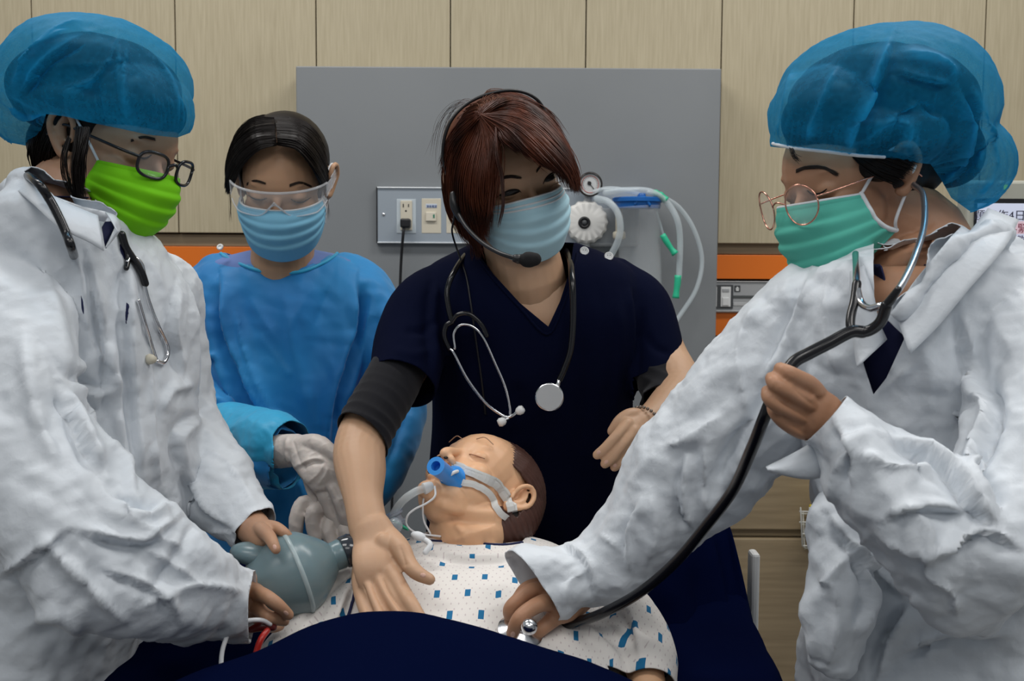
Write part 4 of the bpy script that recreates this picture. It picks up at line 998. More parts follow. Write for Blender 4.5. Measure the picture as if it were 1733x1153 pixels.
# undershirt
g = Geo(); SEC(g, [(425, 530, 424, 1.86, .055), (368, 592, 436, 1.87, .077), (352, 612, 450, 1.87, .09), (340, 625, 500, 1.87, .10), (360, 610, 560, 1.87, .10)], ex=2.2)
mus = remesh(g, .004, 3); displace(mus, lambda co, no: .003 * perlin(co * 20)); cut_poly(mus, [(408, 395), (425, 425), (450, 465), (505, 465), (530, 430), (541, 395)], (1.5, 1.95))
ush = mk('undershirt', mus, m_lilac, Bp, thick=.0015)
p = hit(Bg, 373, 424, .002, P(373, 419, 1.8)); nn = Vector((-.1, -1, .5)).normalized(); g = Geo(); lathe(g, p, nn, [(0, .005), (.002, .0058), (.003, .005), (.003, .003), (.002, .002), (.002, .0001)], 24); mk('snap_button', g, m_white, gown)
# gloves
gl = Geo()
T(gl, [(452, 762, 1.62, 27, 27), (475, 764, 1.58, 29, 27), (505, 762, 1.55, 27, 22), (525, 775, 1.53, 33, 22), (545, 800, 1.51, 33, 20), (552, 818, 1.505, 28, 16)], 5, 22)
T(gl, [(505, 755, 1.55, 18), (535, 752, 1.53, 17), (560, 765, 1.515, 13), (575, 782, 1.51, 10)], 4, 16)
finger(gl, [(530, 800, 1.52, 13), (548, 835, 1.505, 13), (560, 868, 1.50, 11.5), (574, 893, 1.50, 9.5)]); finger(gl, [(548, 800, 1.515, 13), (565, 830, 1.50, 12.5), (578, 862, 1.495, 11.5), (586, 890, 1.50, 9.5)])
finger(gl, [(560, 795, 1.52, 12), (578, 825, 1.51, 12), (590, 855, 1.50, 11), (597, 880, 1.50, 9)]); finger(gl, [(520, 800, 1.53, 11), (532, 838, 1.52, 11), (542, 868, 1.515, 10), (552, 888, 1.515, 8.5)])
mgl = remesh(gl, .0017, 4); displace(mgl, lambda co, no: .0022 * crumple(co * 38, 2))
creases(mgl, [([(487, 738), (484, 765), (492, 792)], 3, .0025, 'r'), ([(495, 742), (505, 775), (520, 800)], 3, -.002, 'v'), ([(500, 792), (530, 780), (550, 782)], 4, -.003, 's'), ([(520, 820), (540, 800), (548, 785)], 3, .002, 'v'), ([(535, 825), (550, 805), (556, 790)], 3, .002, 'v'), ([(545, 815), (560, 850), (570, 880)], 3, -.002, 'v'), ([(560, 815), (578, 850), (586, 875)], 3, -.002, 'v')])
mk('latex_glove', mgl, m_glove, Bp, label='wrinkled white latex glove of the raised hand')
gl = Geo()
finger(gl, [(560, 880, 1.53, 16), (535, 858, 1.52, 14), (513, 852, 1.515, 13), (503, 875, 1.505, 13), (500, 905, 1.50, 12), (498, 925, 1.50, 11)])
finger(gl, [(570, 880, 1.53, 16), (548, 862, 1.51, 14), (532, 866, 1.50, 14), (530, 890, 1.495, 13), (535, 915, 1.49, 9.5)])
finger(gl, [(575, 885, 1.52, 16), (562, 880, 1.505, 14), (556, 895, 1.495, 13), (562, 918, 1.49, 12)]); finger(gl, [(585, 880, 1.52, 15), (582, 895, 1.50, 14), (592, 915, 1.495, 13), (600, 930, 1.49, 11)])
T(gl, [(600, 860, 1.60, 26), (585, 875, 1.55, 26, 20), (570, 885, 1.53, 22, 16)], 4, 18)
mgl = remesh(gl, .0017, 4); displace(mgl, lambda co, no: .0022 * crumple(co * 38 + 5, 2)); mk('latex_glove', mgl, m_glove, Bp)
# trousers, shoes
cx = P(490, 900, 1.87).x
for q in (-1, 1):
    g = Geo(); tubeW(g, [(cx + q * .07, 1.88, .9, .1, .11), (cx + q * .085, 1.89, .5, .075), (cx + q * .09, 1.9, .07, .06)], 4, 20); mk('trouser_leg', g, m_lilac, Bp)
    g = Geo(); tubeW(g, [(cx + q * .09, 1.93, .045, .045, .04), (cx + q * .1, 1.76, .042, .042, .034)], 3, 16); mk('shoe', g, m_white, Bp)
# face: lowered eyes
for q in ([(420, 330), (430, 336), (442, 338), (452, 335)], [(492, 337), (503, 342), (515, 341), (526, 334)]):
    mk('eyelashes', surf_cord(Bh, [(*a, r) for a, r in zip(q, (.0004, .0011, .0011, .0004))], .0008, .0005, 5), m_hairdark, Bp)
for q in ([(418, 312), (432, 306), (450, 311)], [(490, 314), (508, 309), (527, 316)]):
    gg = []
    for dy in (-2.2, 2.2): gg.append([hit(Bh, x, y + dy * (1 - .4 * k / 2), .0005, P(x, y, 1.7)) for k, (x, y) in enumerate(q)])
    mk('eyebrow', strands(Geo(), gg, 50, .0004, .0003, 8, 3), m_brow, Bp)
mo, cor, mv, NU, NV = make_mask(hb, Bp, m_maskblue2, [(-.016, .108, .068, .048, -.018), (-.034, .120, .072, .046, -.030), (-.060, .118, .073, .043, -.042), (-.088, .108, .072, .038, -.054), (-.118, .088, .070, .034, -.066)], edge_m=m_maskwhite)
for a, b, sx in ((cor[0], cor[2], -1), (cor[1], cor[3], 1)):
    g = Geo(); wire(g, [a, hb.w(sx * .073, .02, .008), hb.w(sx * .082, -.004, .028), hb.w(sx * .088, -.018, .01), hb.w(sx * .074, .005, -.04), b], .0014); mk('ear_loop', g, m_loop, mo)
# hair pulled back from a centre parting
g = Geo(); hb.ell((0, -.024, .028), (.0775, .094, .083), G=g); hb.ell((-.06, -.005, .01), (.0165, .04, .045), G=g); hb.ell((.06, -.005, .01), (.0165, .04, .045), G=g); hb.ell((0, -.115, .03), (.035, .03, .035), G=g)
hair = mk('hair', remesh(g, .003, 4), m_hairdark, Bp)
a0 = (464, 200, 1.728)
Lh = px_guides([[(468, 246, 1.669), (440, 252, 1.653), (415, 272, 1.668), (398, 300, 1.698), (386, 330, 1.748)], [(466, 232, 1.667), (432, 238, 1.655), (404, 260, 1.678), (388, 290, 1.718), (382, 318, 1.758)], [(465, 215, 1.692), (428, 222, 1.678), (400, 245, 1.703), (386, 275, 1.738), (384, 300, 1.768)], [a0, (430, 204, 1.738), (404, 226, 1.748), (389, 260, 1.768), (385, 290, 1.788)], [(464, 196, 1.782), (435, 200, 1.778), (410, 220, 1.788), (392, 250, 1.798), (387, 280, 1.808)]])
Rh = px_guides([[(470, 246, 1.669), (500, 252, 1.651), (522, 275, 1.663), (538, 300, 1.688), (551, 325, 1.738)], [(470, 232, 1.667), (506, 238, 1.655), (530, 260, 1.673), (545, 285, 1.708), (555, 310, 1.758)], [(468, 215, 1.692), (506, 220, 1.678), (532, 240, 1.698), (548, 268, 1.738), (555, 296, 1.778)], [a0, (500, 202, 1.738), (528, 218, 1.748), (546, 250, 1.768), (553, 285, 1.788)], [(464, 196, 1.782), (495, 198, 1.778), (522, 210, 1.788), (542, 238, 1.798), (552, 270, 1.808)]])
Oh = px_guides([[a0[:2] + (1.735,), (430, 203, 1.75), (402, 225, 1.775), (388, 262, 1.80)], [a0[:2] + (1.735,), (440, 197, 1.78), (412, 212, 1.81), (395, 240, 1.84)], [a0[:2] + (1.735,), (464, 194, 1.79), (464, 196, 1.83), (464, 205, 1.87)], [a0[:2] + (1.735,), (492, 196, 1.78), (522, 210, 1.81), (540, 238, 1.84)], [a0[:2] + (1.735,), (500, 202, 1.75), (532, 222, 1.775), (549, 260, 1.80)]])
for k, gg in enumerate((Lh, Rh, Oh)):
    if k < 2: s_ = Geo(); sheet(s_, gg, 20, .014); mk('hair_side', s_, m_hairdark, hair)
    s_ = Geo(); strands(s_, gg, 900, .0010, .0006, 14, 31 + k, .001); mk('hair_strands', s_, m_hairdark, hair, kind='stuff')
s_ = Geo(); strands(s_, px_guides([[(384, 300, 1.75), (388, 335, 1.74), (392, 380, 1.75)], [(385, 305, 1.75), (391, 340, 1.74), (389, 372, 1.75)]]), 8, .001, .00025, 12, 3); strands(s_, px_guides([[(553, 305, 1.75), (557, 335, 1.74), (553, 375, 1.75)], [(552, 305, 1.75), (553, 340, 1.74), (556, 370, 1.75)]]), 7, .001, .00025, 12, 4)
mk('loose_strands', s_, m_hairdark, hair, kind='stuff')
# goggles
gg_ = thing('safety_goggles', 'clear plastic safety goggles over lowered eyes above a sky blue mask', 'goggles', P(470, 335, 1.60))
m_gog = mat('goggle_plastic', (.85, .87, .9), .06, alpha=.10, spec=1); m_gogrim = mat('goggle_rim', (.82, .84, .87), .1, alpha=.38, spec=1)
G = Geo(); NU2, NV2 = 40, 14; vs = []
for j in range(NV2 + 1):
    v = j / NV2
    for i in range(NU2 + 1):
        a = i / NU2 * 2 - 1; t = a * PI / 2 * .8; x = math.sin(t) / math.sin(PI / 2 * .8) * .080; y = .062 + .052 * (math.cos(t) - .309) / .691
        notch = .022 * math.exp(-(a / .16) ** 2) + .012 * max(0, abs(a) - .72) / .28
        z = .017 + (-.026 + notch - .017) * v; vs.append(hb.w(x, y + .004 * math.sin(v * PI), z))
G.add(vs, [(j * (NU2 + 1) + i, j * (NU2 + 1) + i + 1, (j + 1) * (NU2 + 1) + i + 1, (j + 1) * (NU2 + 1) + i) for j in range(NV2) for i in range(NU2)])
mk('lens', G, m_gog, gg_, thick=.0012)
rim = [vs[i] for i in range(NU2 + 1)]; bot = [vs[NV2 * (NU2 + 1) + i] for i in range(NU2 + 1)]
g = Geo(); tubeW(g, [(*p, .0022, .003) for p in rim[::2]], 1, 8); mk('brow_bar', g, m_gogrim, gg_)
g = Geo(); tubeW(g, [(*p, .0014) for p in bot], 1, 8); mk('lower_rim', g, m_gogrim, gg_)
g = Geo(); wire(g, [bot[17], bot[19] + Vector((.002, -.003, .002)), bot[20] + Vector((0, -.004, .003)), bot[21] + Vector((-.002, -.003, .002)), bot[23]], .0016); mk('nose_bridge', g, m_gogrim, gg_)
for i, sx in ((0, -1), (NU2, 1)):
    g = Geo(); e = vs[5 * (NU2 + 1) + i]; q = Geo()
    pa, pb, pc = e, hb.w(sx * .084, .03, .006), hb.w(sx * .088, -.02, .008)
    for (a, b) in ((pa, pb), (pb, pc)):
        d = (hb.R @ Vector((0, 0, .011))); o_ = (hb.R @ Vector((sx * .0016, 0, 0))); v = [a - d, b - d * .7, b + d * .7, a + d]; v2 = [x + o_ for x in v]
        g.add(v + v2, [(0, 1, 2, 3), (7, 6, 5, 4), (0, 4, 5, 1), (1, 5, 6, 2), (2, 6, 7, 3), (3, 7, 4, 0)])
    mk('temple', g, m_gogrim, gg_, smooth=False)
# ================================================================ FRONT LEFT: person in white gown, blue cap, lime mask
def bouffant(hd, parent, prims, lines, cutp, creasefn=None, seed=0, voxel=.0026):
    g = Geo(); prims(g); m = remesh(g, voxel, 6)
    c0 = np.array(hd.O)
    def pleats(co, no):
        l = hd.loc(co); th = np.arctan2(l[:, 0], l[:, 1]); low = np.clip((.085 - l[:, 2]) / .09, .08, 1)
        wv = perlin(np.stack([th * 9 + seed, l[:, 2] * 7, th * 0], 1)); wv2 = perlin(np.stack([th * 22, l[:, 2] * 9 + seed, th * 0], 1))
        return .006 * low * (.3 - np.abs(wv)) + .0028 * low * (.3 - np.abs(wv2)) + .0035 * crumple(co * 15 + seed, 3) + .0014 * crumple(co * 42 + seed, 2)
    a = get_co(m); displace(m, pleats); creases(m, lines); b = get_co(m); n0 = get_no(m); hh = ((b - a) * n0).sum(1)
    at = m.attributes.new('fold', 'FLOAT', 'POINT'); fv = np.clip((hh - np.percentile(hh, 25)) / .0085, 0, 1) ** 1.5; at.data.foreach_set('value', fv.astype(np.float32))
    if cutp: cut_poly(m, cutp, (.2, 3), False)
    return mk('bouffant_cap', m, m_cap, parent, thick=.0)
def glasses(t, hd, m_frame, m_lens, R_=.023, sz=.82, wx=1.05, th=.0017, sq=2.8, z=-.006, y=.105, hinge=.070, sep=.0335):
    for q in (-1, 1):
        n = 40; ring = []
        for k in range(n):
            a = 2 * PI * k / n; c_, s_ = math.cos(a), math.sin(a); c_ = abs(c_) ** (2 / sq) * (1 if c_ > 0 else -1); s_ = abs(s_) ** (2 / sq) * (1 if s_ > 0 else -1)
            x = q * sep + R_ * wx * c_; ring.append(hd.w(x, y - abs(x) ** 2 * 4.5, z + R_ * sz * s_ ))
        g = Geo(); tubeW(g, [(*p, th) for p in ring + ring[:2]], 1, 10, cap=False); mk('rim', g, m_frame, t)
        g = Geo(); c_ = sum(ring, Vector()) / n; g.add(ring + [c_], [(k, (k + 1) % n, n) for k in range(n)]); mk('lens', g, m_lens, t, thick=.0012)
        g = Geo(); x0 = q * (sep + R_ * wx); wire(g, [hd.w(x0, y - x0 ** 2 * 4.5, z + .006), hd.w(q * hinge, y - .03, z + .008), hd.w(q * .0765, .03, z + .012), hd.w(q * .081, -.006, z + .014), hd.w(q * .083, -.024, z - .004)], th * .95); mk('temple', g, m_frame, t)
    g = Geo(); wire(g, [hd.w(-(sep - R_ * wx), y, z + .004), hd.w(0, y + .002, z + .008), hd.w(sep - R_ * wx, y, z + .004)], th); mk('bridge', g, m_frame, t)
m_lensglass = mat('lens_glass', (.8, .84, .88), .05, alpha=.08, spec=.9)
m_inner = mat('navy_inner_shirt', (.008, .012, .06), .8)

YO[0] = .06
L = thing('person', 'person in white gown with lime green mask, blue cap and black glasses, squeezing the bag', 'person', (P(120, 900, 1.25).x, 1.25, 0))
hl = Head((.86, -.38, -.28), (.26, 0, .95), (-.031, .085, 0), 238, 264, 1.18, .86).build([(*P(112, 350, 1.20), .054), (*P(105, 430, 1.22), .066)])
mh = remesh(hl.G, .0019, 5)
g = Geo(); SEC(g, [(30, 190, 345, 1.2, .06), (-40, 240, 400, 1.22, .09), (-60, 280, 520, 1.24, .10), (-50, 290, 750, 1.25, .10), (-50, 200, 1150, 1.26, .10)]); mt = remesh(g, .006, 3)
g = Geo()
T(g, [(30, 560, 1.08, 60), (80, 830, 1.01, 50), (240, 970, 1.03, 42), (370, 1005, 1.09, 34), (415, 1012, 1.12, 30, 24), (432, 1015, 1.13, 28, 20)], 5, 20)
finger(g, [(425, 1000, 1.125, 15), (450, 1010, 1.085, 13), (470, 1024, 1.08, 12), (488, 1041, 1.09, 10)])
finger(g, [(425, 1020, 1.125, 14), (448, 1040, 1.085, 12), (466, 1048, 1.09, 11), (482, 1052, 1.10, 9)])
finger(g, [(425, 1032, 1.14, 13), (445, 1055, 1.11, 11), (462, 1062, 1.12, 10), (474, 1060, 1.13, 8.5)])
finger(g, [(425, 985, 1.145, 14), (438, 972, 1.155, 12), (452, 962, 1.165, 10)])
mhn = remesh(g, .0018, 4); creases(mhn, [([(432, 1015), (455, 1032), (478, 1046)], 3, -.0016, 'v')])
g = Geo()
T(g, [(290, 560, 1.36, 38), (306, 720, 1.35, 25), (358, 815, 1.30, 25), (420, 885, 1.24, 30), (436, 900, 1.20, 27, 20), (446, 908, 1.185, 24, 17)], 5, 20)
finger(g, [(440, 895, 1.19, 13), (455, 908, 1.155, 12), (462, 920, 1.14, 10.5), (467, 930, 1.135, 9)])
finger(g, [(446, 890, 1.20, 12), (466, 893, 1.19, 11), (480, 901, 1.18, 9.5), (490, 910, 1.18, 8)])
finger(g, [(440, 905, 1.235, 12), (455, 930, 1.24, 11), (468, 945, 1.24, 9)])
mhf = remesh(g, .0018, 4)
body_l = join_meshes([mh, mt, mhn, mhf]); mk('body', body_l, m_skin_l, L)
Bl = bvh(mh); Bl2 = bvh(mhn, mhf)
for a in ((484, 1038, 5, 3.4, 40), (465, 926, 3.4, 4.5, -20)): nail(Bl2, *a, L, m_nail)
# inner shirt
g = Geo(); SEC(g, [(55, 175, 335, 1.185, .055), (0, 215, 380, 1.20, .085), (-40, 262, 440, 1.22, .11), (-50, 285, 560, 1.24, .12), (-40, 290, 700, 1.25, .12)]); mi = remesh(g, .005, 3)
cut_poly(mi, [(40, 300), (70, 330), (110, 352), (150, 362), (178, 350), (120, 280)], (.9, 1.4)); mk('inner_shirt', mi, m_inner, L, thick=.0015)
# gown
g = Geo()
SEC(g, [(44, 160, 318, 1.17, .062), (0, 212, 360, 1.19, .10), (-45, 255, 405, 1.21, .125), (-80, 292, 470, 1.23, .14), (-95, 316, 560, 1.24, .145), (-95, 326, 660, 1.25, .145), (-85, 325, 780, 1.25, .15), (-70, 310, 880, 1.25, .15), (-70, 285, 980, 1.25, .15), (-80, 240, 1100, 1.25, .155), (-90, 232, 1300, 1.25, .16), (-100, 235, 1500, 1.25, .17)], ex=2.2)
T(g, [(12, 330, 1.18, 18), (60, 310, 1.13, 13), (110, 342, 1.10, 12), (150, 356, 1.10, 12), (186, 362, 1.12, 12)], 4, 14)
T(g, [(245, 430, 1.30, 40), (288, 500, 1.34, 54), (298, 600, 1.36, 52), (306, 690, 1.35, 58), (338, 780, 1.32, 68, 60), (385, 845, 1.27, 62, 50), (420, 888, 1.235, 46, 40), (440, 905, 1.22, 38, 34)], 5, 26)
T(g, [(10, 440, 1.16, 80), (14, 560, 1.09, 104), (30, 700, 1.02, 116), (75, 830, .99, 122), (150, 920, .985, 122), (245, 975, 1.0, 108), (335, 1003, 1.045, 86), (405, 1013, 1.09, 68, 60), (440, 1016, 1.12, 58, 50)], 5, 30)
mg = remesh(g, .0038, 3)
displace(mg, lambda co, no: .004 * fbm(co * np.array([7, 7, 4]), 3) + .003 * crumple(co * np.array([8, 8, 5.5]) + 1, 2) + .0085 * facets(co * np.array([10, 10, 7.5]), 8, 2) + .0030 * facets(co * 27, 8, 9) + .0010 * facets(co * 60, 7, 4))
creases(mg, [([(110, 380), (140, 480), (150, 560), (180, 640)], 8, .008, 'v'), ([(145, 430), (170, 560), (178, 660), (100, 640)], 8, -.010, 's'), ([(60, 400), (90, 520), (120, 620), (178, 595)], 14, .008), ([(212, 420), (215, 560), (225, 700), (235, 830)], 10, -.009, 's'), ([(250, 600), (255, 720), (270, 840)], 9, .008, 'v'), ([(190, 560), (200, 700), (230, 860)], 9, .010), 
             ([(100, 650), (130, 720), (170, 800)], 12, -.014, 's'), ([(96, 655), (170, 700), (175, 640)], 8, -.008, 'v'), ([(40, 560), (60, 700), (100, 800)], 14, .010), ([(190, 840), (235, 870), (290, 850)], 10, .014, 's'), ([(180, 865), (250, 900), (320, 930)], 9, .010, 'v'), ([(130, 900), (240, 920), (300, 880)], 10, -.012, 's'),
             ([(220, 910), (300, 960), (340, 990)], 5, .006, 'v'), ([(330, 880), (300, 940), (240, 1020)], 7, -.008, 'v'), ([(230, 1030), (330, 990), (420, 1005)], 7, .009, 'v'), ([(160, 960), (260, 1000), (300, 1050)], 9, -.007, 's'), ([(60, 900), (140, 980), (220, 1060)], 10, .010), ([(0, 980), (60, 940), (110, 900)], 8, -.009, 's'), ([(20, 1080), (90, 1040), (150, 1080)], 12, .008),
             ([(300, 480), (290, 560), (310, 640)], 8, -.008, 's'), ([(330, 650), (290, 660), (270, 700)], 8, .010, 'v'), ([(340, 700), (300, 740), (310, 800)], 9, -.010, 's'), ([(350, 760), (390, 790), (440, 870)], 7, .005, 'v'), ([(310, 790), (340, 860), (400, 900)], 9, -.008, 's'), ([(340, 900), (400, 900), (440, 885)], 4, .004, 'v'), ([(240, 420), (280, 500), (300, 600)], 6, .005, 'v')])
cut_plane(mg, P(430, 896, 1.228), P(440, 905, 1.22) - P(405, 868, 1.25), .075, (385, 9999))
cut_plane(mg, P(429, 1013, 1.11), Vector((1, .15, -.05)), .10, (400, 9999))
cut_poly(mg, [(40, 290), (62, 302), (92, 332), (140, 350), (178, 358), (186, 362), (172, 385), (178, 420), (195, 385), (198, 365), (205, 330), (120, 240)], (.9, 1.26))
gown = mk('isolation_gown', mg, m_tyvek, L, thick=.001)
Bg = bvh(mg)
# small slits where the shirt shows
for q in ([(137, 500), (141, 512), (142, 532), (138, 522)], [(214, 512), (219, 520), (214, 552), (212, 535)]): face_patch('gown_slit', Bg, q, m_inner, gown, .0006, 3)
# collar flaps
def flap(poly_a, poly_b, ya, yb, m, parent, name='collar_flap', th=.0012):
    G = Geo(); A = catmull([np.array(p, float) for p in poly_a], 6); B_ = catmull([np.array(p, float) for p in poly_b], 6); n = len(A); K = 6; vs = []
    for k in range(K + 1):
        t = k / K
        for i in range(n): q = A[i] * (1 - t) + B_[i] * t; vs.append(P(q[0], q[1], ya + (yb - ya) * t + (q[2] if len(q) > 2 else 0) - .006 * math.sin(t * PI)))
    G.add(vs, [(k * n + i, k * n + i + 1, (k + 1) * n + i + 1, (k + 1) * n + i) for k in range(K) for i in range(n - 1)]); return mk(name, G, m, parent, thick=th)
F1 = flap([(30, 300, .06), (60, 308, .0), (95, 336, -.03), (135, 354, -.03), (165, 366, -.02)], [(24, 318, .05), (55, 345, .0), (100, 385, -.02), (150, 410, -.01), (175, 425, 0)], 1.10, 1.06, m_tyvek, gown)
F2 = flap([(178, 360, .0), (196, 368, .0), (205, 388, .0)], [(200, 392, 0), (192, 400, 0), (178, 420, 0)], 1.10, 1.075, m_tyvek, gown)
Bg = bvh(mg, F1.data, F2.data)
# gown tail / legs
cx = P(90, 900, 1.25).x
for q in (-.1, .1):
    g = Geo(); tubeW(g, [(cx + q, 1.26, .75, .08), (cx + q, 1.27, .4, .07), (cx + q, 1.28, .07, .055)], 4, 18); mk('trouser_leg', g, m_navy, L)
    g = Geo(); tubeW(g, [(cx + q, 1.30, .045, .045, .04), (cx + q + .05, 1.18, .042, .042, .034)], 3, 16); mk('shoe', g, m_white, L)
# face
mk('eyelashes', surf_cord(Bl, [(229, 262, .0004), (238, 267, .001), (248, 267, .001), (256, 262, .0005)], .0008, .0005, 5), m_hairdark, L)
gg = []
for dy in (-2, 2): gg.append([hit(Bl, x, y + dy * (1 - .4 * k / 2), .0006, P(x, y, 1.02)) for k, (x, y) in enumerate([(222, 238), (242, 232), (262, 236)])])
mk('eyebrow', strands(Geo(), gg, 50, .0004, .0003, 8, 3), m_brow, L)
mo, cor, mv, NU, NV = make_mask(hl, L, m_maskgreen, [(-.014, .108, .062, .048, -.022), (-.034, .120, .066, .047, -.036), (-.060, .119, .067, .042, -.050), (-.086, .109, .064, .030, -.062), (-.114, .088, .056, .016, -.072)])
g = Geo(); wire(g, [cor[0], hl.w(-.071, .03, .0), hl.w(-.078, .006, .022), hl.w(-.086, -.008, .026)], .0015); mk('ear_loop', g, m_loop, mo)
g = Geo(); wire(g, [cor[2], hl.w(-.066, .012, -.055), hl.w(-.076, -.006, -.022), hl.w(-.088, -.016, .0)], .0015); mk('ear_loop', g, m_loop, mo)
for j in (4, 8):
    g = Geo(); tubeW(g, [(*(mv[j * (NU + 1) + i] + hl.R @ Vector((0, .001, 0))), .0005) for i in range(1, NU, 2)], 1, 6); mk('seam_line', g, mat('lime_seam', (.08, .34, .01), .7), mo)
# hair under the cap
g = Geo(); hl.ell((0, -.022, .03), (.081, .096, .084), G=g); hl.ell((0, -.06, -.02), (.07, .05, .05), G=g)
hair = mk('hair', remesh(g, .003, 4), m_hairdark, L)
s_ = Geo(); strands(s_, px_guides([[(75, 200, 1.205), (60, 230, 1.205), (55, 262, 1.215), (62, 285, 1.225)], [(85, 205, 1.185), (72, 235, 1.185), (68, 265, 1.195), (72, 288, 1.205)], [(92, 240, 1.175), (86, 255, 1.175), (84, 270, 1.185), (80, 280, 1.195)]]), 500, .002, .0006, 12, 6); mk('nape_hair', s_, m_hairdark, hair, kind='stuff')
s_ = Geo(); strands(s_, px_guides([[(130, 215, 1.135), (128, 240, 1.125), (126, 290, 1.120), (134, 348, 1.125)], [(140, 216, 1.125), (138, 245, 1.115), (132, 290, 1.110), (138, 335, 1.115)], [(152, 217, 1.115), (148, 235, 1.110), (140, 265, 1.105), (136, 300, 1.110)]]), 300, .0016, .0005, 14, 9)
strands(s_, px_guides([[(115, 230, 1.135), (104, 260, 1.125), (106, 300, 1.125), (128, 340, 1.125)], [(120, 235, 1.135), (112, 270, 1.125), (118, 310, 1.125), (132, 350, 1.125)]]), 26, .001, .0004, 14, 4); mk('side_hair', s_, m_hairdark, hair, kind='stuff')
def under(g):
    E(g, 172, 142, 1.24, 130, 80, 120, -8); E(g, 116, 150, 1.25, 92, 76, 122, 15); E(g, 248, 182, 1.22, 64, 52, 94, -25); E(g, 175, 190, 1.22, 128, 44, 108, -8); E(g, 70, 175, 1.26, 34, 40, 60, 30)
g = Geo(); under(g); mu_ = remesh(g, .004, 6); displace(mu_, lambda co, no: .003 * perlin(co * 30)); cut_poly(mu_, [(345, 216), (300, 230), (250, 226), (200, 215), (150, 205), (110, 195), (78, 191), (70, 220), (20, 500), (400, 500), (400, 216)], (.2, 3), False); mk('hair_under_cap', mu_, m_hairdark, hair)
def prims(g):
    E(g, 168, 132, 1.210, 152, 98, 158, -8); E(g, 120, 135, 1.220, 112, 92, 158, 20); E(g, 62, 178, 1.230, 58, 66, 103, 35); E(g, 240, 172, 1.190, 84, 68, 123, -25); E(g, 44, 205, 1.230, 42, 42, 83, 0); E(g, 160, 185, 1.200, 130, 50, 133, -8)
bouffant(hl, L, prims, [([(20, 150), (60, 90), (130, 50)], 6, .009, 'v'), ([(95, 165), (170, 120), (200, 60)], 2.5, .005, 'v'), ([(60, 110), (160, 108), (220, 100)], 2, .004, 'v'), ([(100, 150), (170, 130)], 2, .004, 'v'), ([(215, 70), (210, 130), (220, 200)], 3.5, .006, 'v'), ([(260, 90), (290, 150), (296, 200)], 3, .005, 'v'), ([(30, 130), (90, 60), (150, 36)], 9, .008, 'v'), ([(35, 160), (80, 105), (150, 60)], 6, -.008, 's'), ([(180, 110), (140, 150), (100, 160)], 5, .004, 'v'), ([(200, 60), (200, 120), (215, 200)], 5, .004, 'v'), ([(10, 180), (40, 200), (75, 195)], 6, -.008, 's'), ([(270, 100), (295, 150), (310, 215)], 5, .003, 'v')] + [([(x, 150 + (x % 17)), (x + 6, 190), (x + 8, 224)], 1.8, .0030, 'v') for x in range(110, 318, 7)], [(345, 216), (300, 233), (250, 228), (200, 217), (150, 207), (110, 197), (78, 193), (70, 220), (45, 247), (20, 242), (20, 500), (400, 500), (400, 216)], seed=3)
# glasses
m_glassframe = mat('black_glasses_frame', (.01, .01, .013), .25, spec=.6)
gl = thing('eyeglasses', 'black-framed glasses worn over the lime green mask', 'glasses', P(250, 265, 1.0)); glasses(gl, hl, m_glassframe, m_lensglass, R_=.0190, sz=.86, wx=1.14, th=.0018, z=-.006, y=.115, sep=.031)
# stethoscope
st = thing('stethoscope', 'black and chrome stethoscope lying round the collar of the person with the lime mask', 'stethoscope', P(250, 500, 1.1))
def onG(B, q, off, dflt): return [hit(B, x, y, off, P(x, y, dflt)) for x, y in q]
pp_ = [(62, 308), (84, 338), (100, 368), (112, 395), (121, 420)]; hh_ = [h.y for h in onG(Bg, pp_, .0045, 1.07)]; b_ = (hh_[-1] - hh_[0]) / 4; sh_y = min(h - (hh_[0] + b_ * i) for i, h in enumerate(hh_))
g = Geo(); wire(g, [P(14, 312, 1.26), P(38, 296, 1.17)] + [CAM + ray(*p) * ((hh_[0] + b_ * i + min(sh_y, 0)) / ray(*p).y) for i, p in enumerate(pp_)] + [P(127, 440, 1.14)], .0045, 6, 12); mk('rubber_tube', g, m_tube, st)
g = Geo(); wire(g, onG(Bg, [(200, 398), (207, 420), (220, 440), (232, 462), (240, 482)], .005, 1.12), .0042, 6, 12); wire(g, onG(Bg, [(207, 420), (213, 440), (210, 455)], .004, 1.12), .003, 4, 10); mk('rubber_tube', g, m_tube, st)
g = Geo(); wire(g, onG(Bg, [(238, 478), (248, 510), (262, 548), (275, 580), (279, 600), (272, 614), (262, 612)], .004, 1.12), .0024, 6, 10); mk('ear_tube', g, m_chrome, st)
g = Geo(); wire(g, onG(Bg, [(212, 446), (220, 438), (234, 446), (240, 470)], .004, 1.12), .0022, 6, 10); wire(g, onG(Bg, [(230, 510), (240, 545), (252, 580), (262, 612)], .003, 1.12), .0022, 6, 10); mk('ear_tube', g, m_chrome, st)
g = Geo(); p = hit(Bg, 250, 610, .006, P(250, 610, 1.1)); lathe(g, p, Vector((-1, -.5, .1)), [(-.004, .0025), (0, .0055), (.004, .0062), (.0075, .0042), (.008, .001)], 24); mk('ear_tip', g, mat('ivory_ear_tip', (.6, .56, .45), .5), st)

YO[0] = 0.0
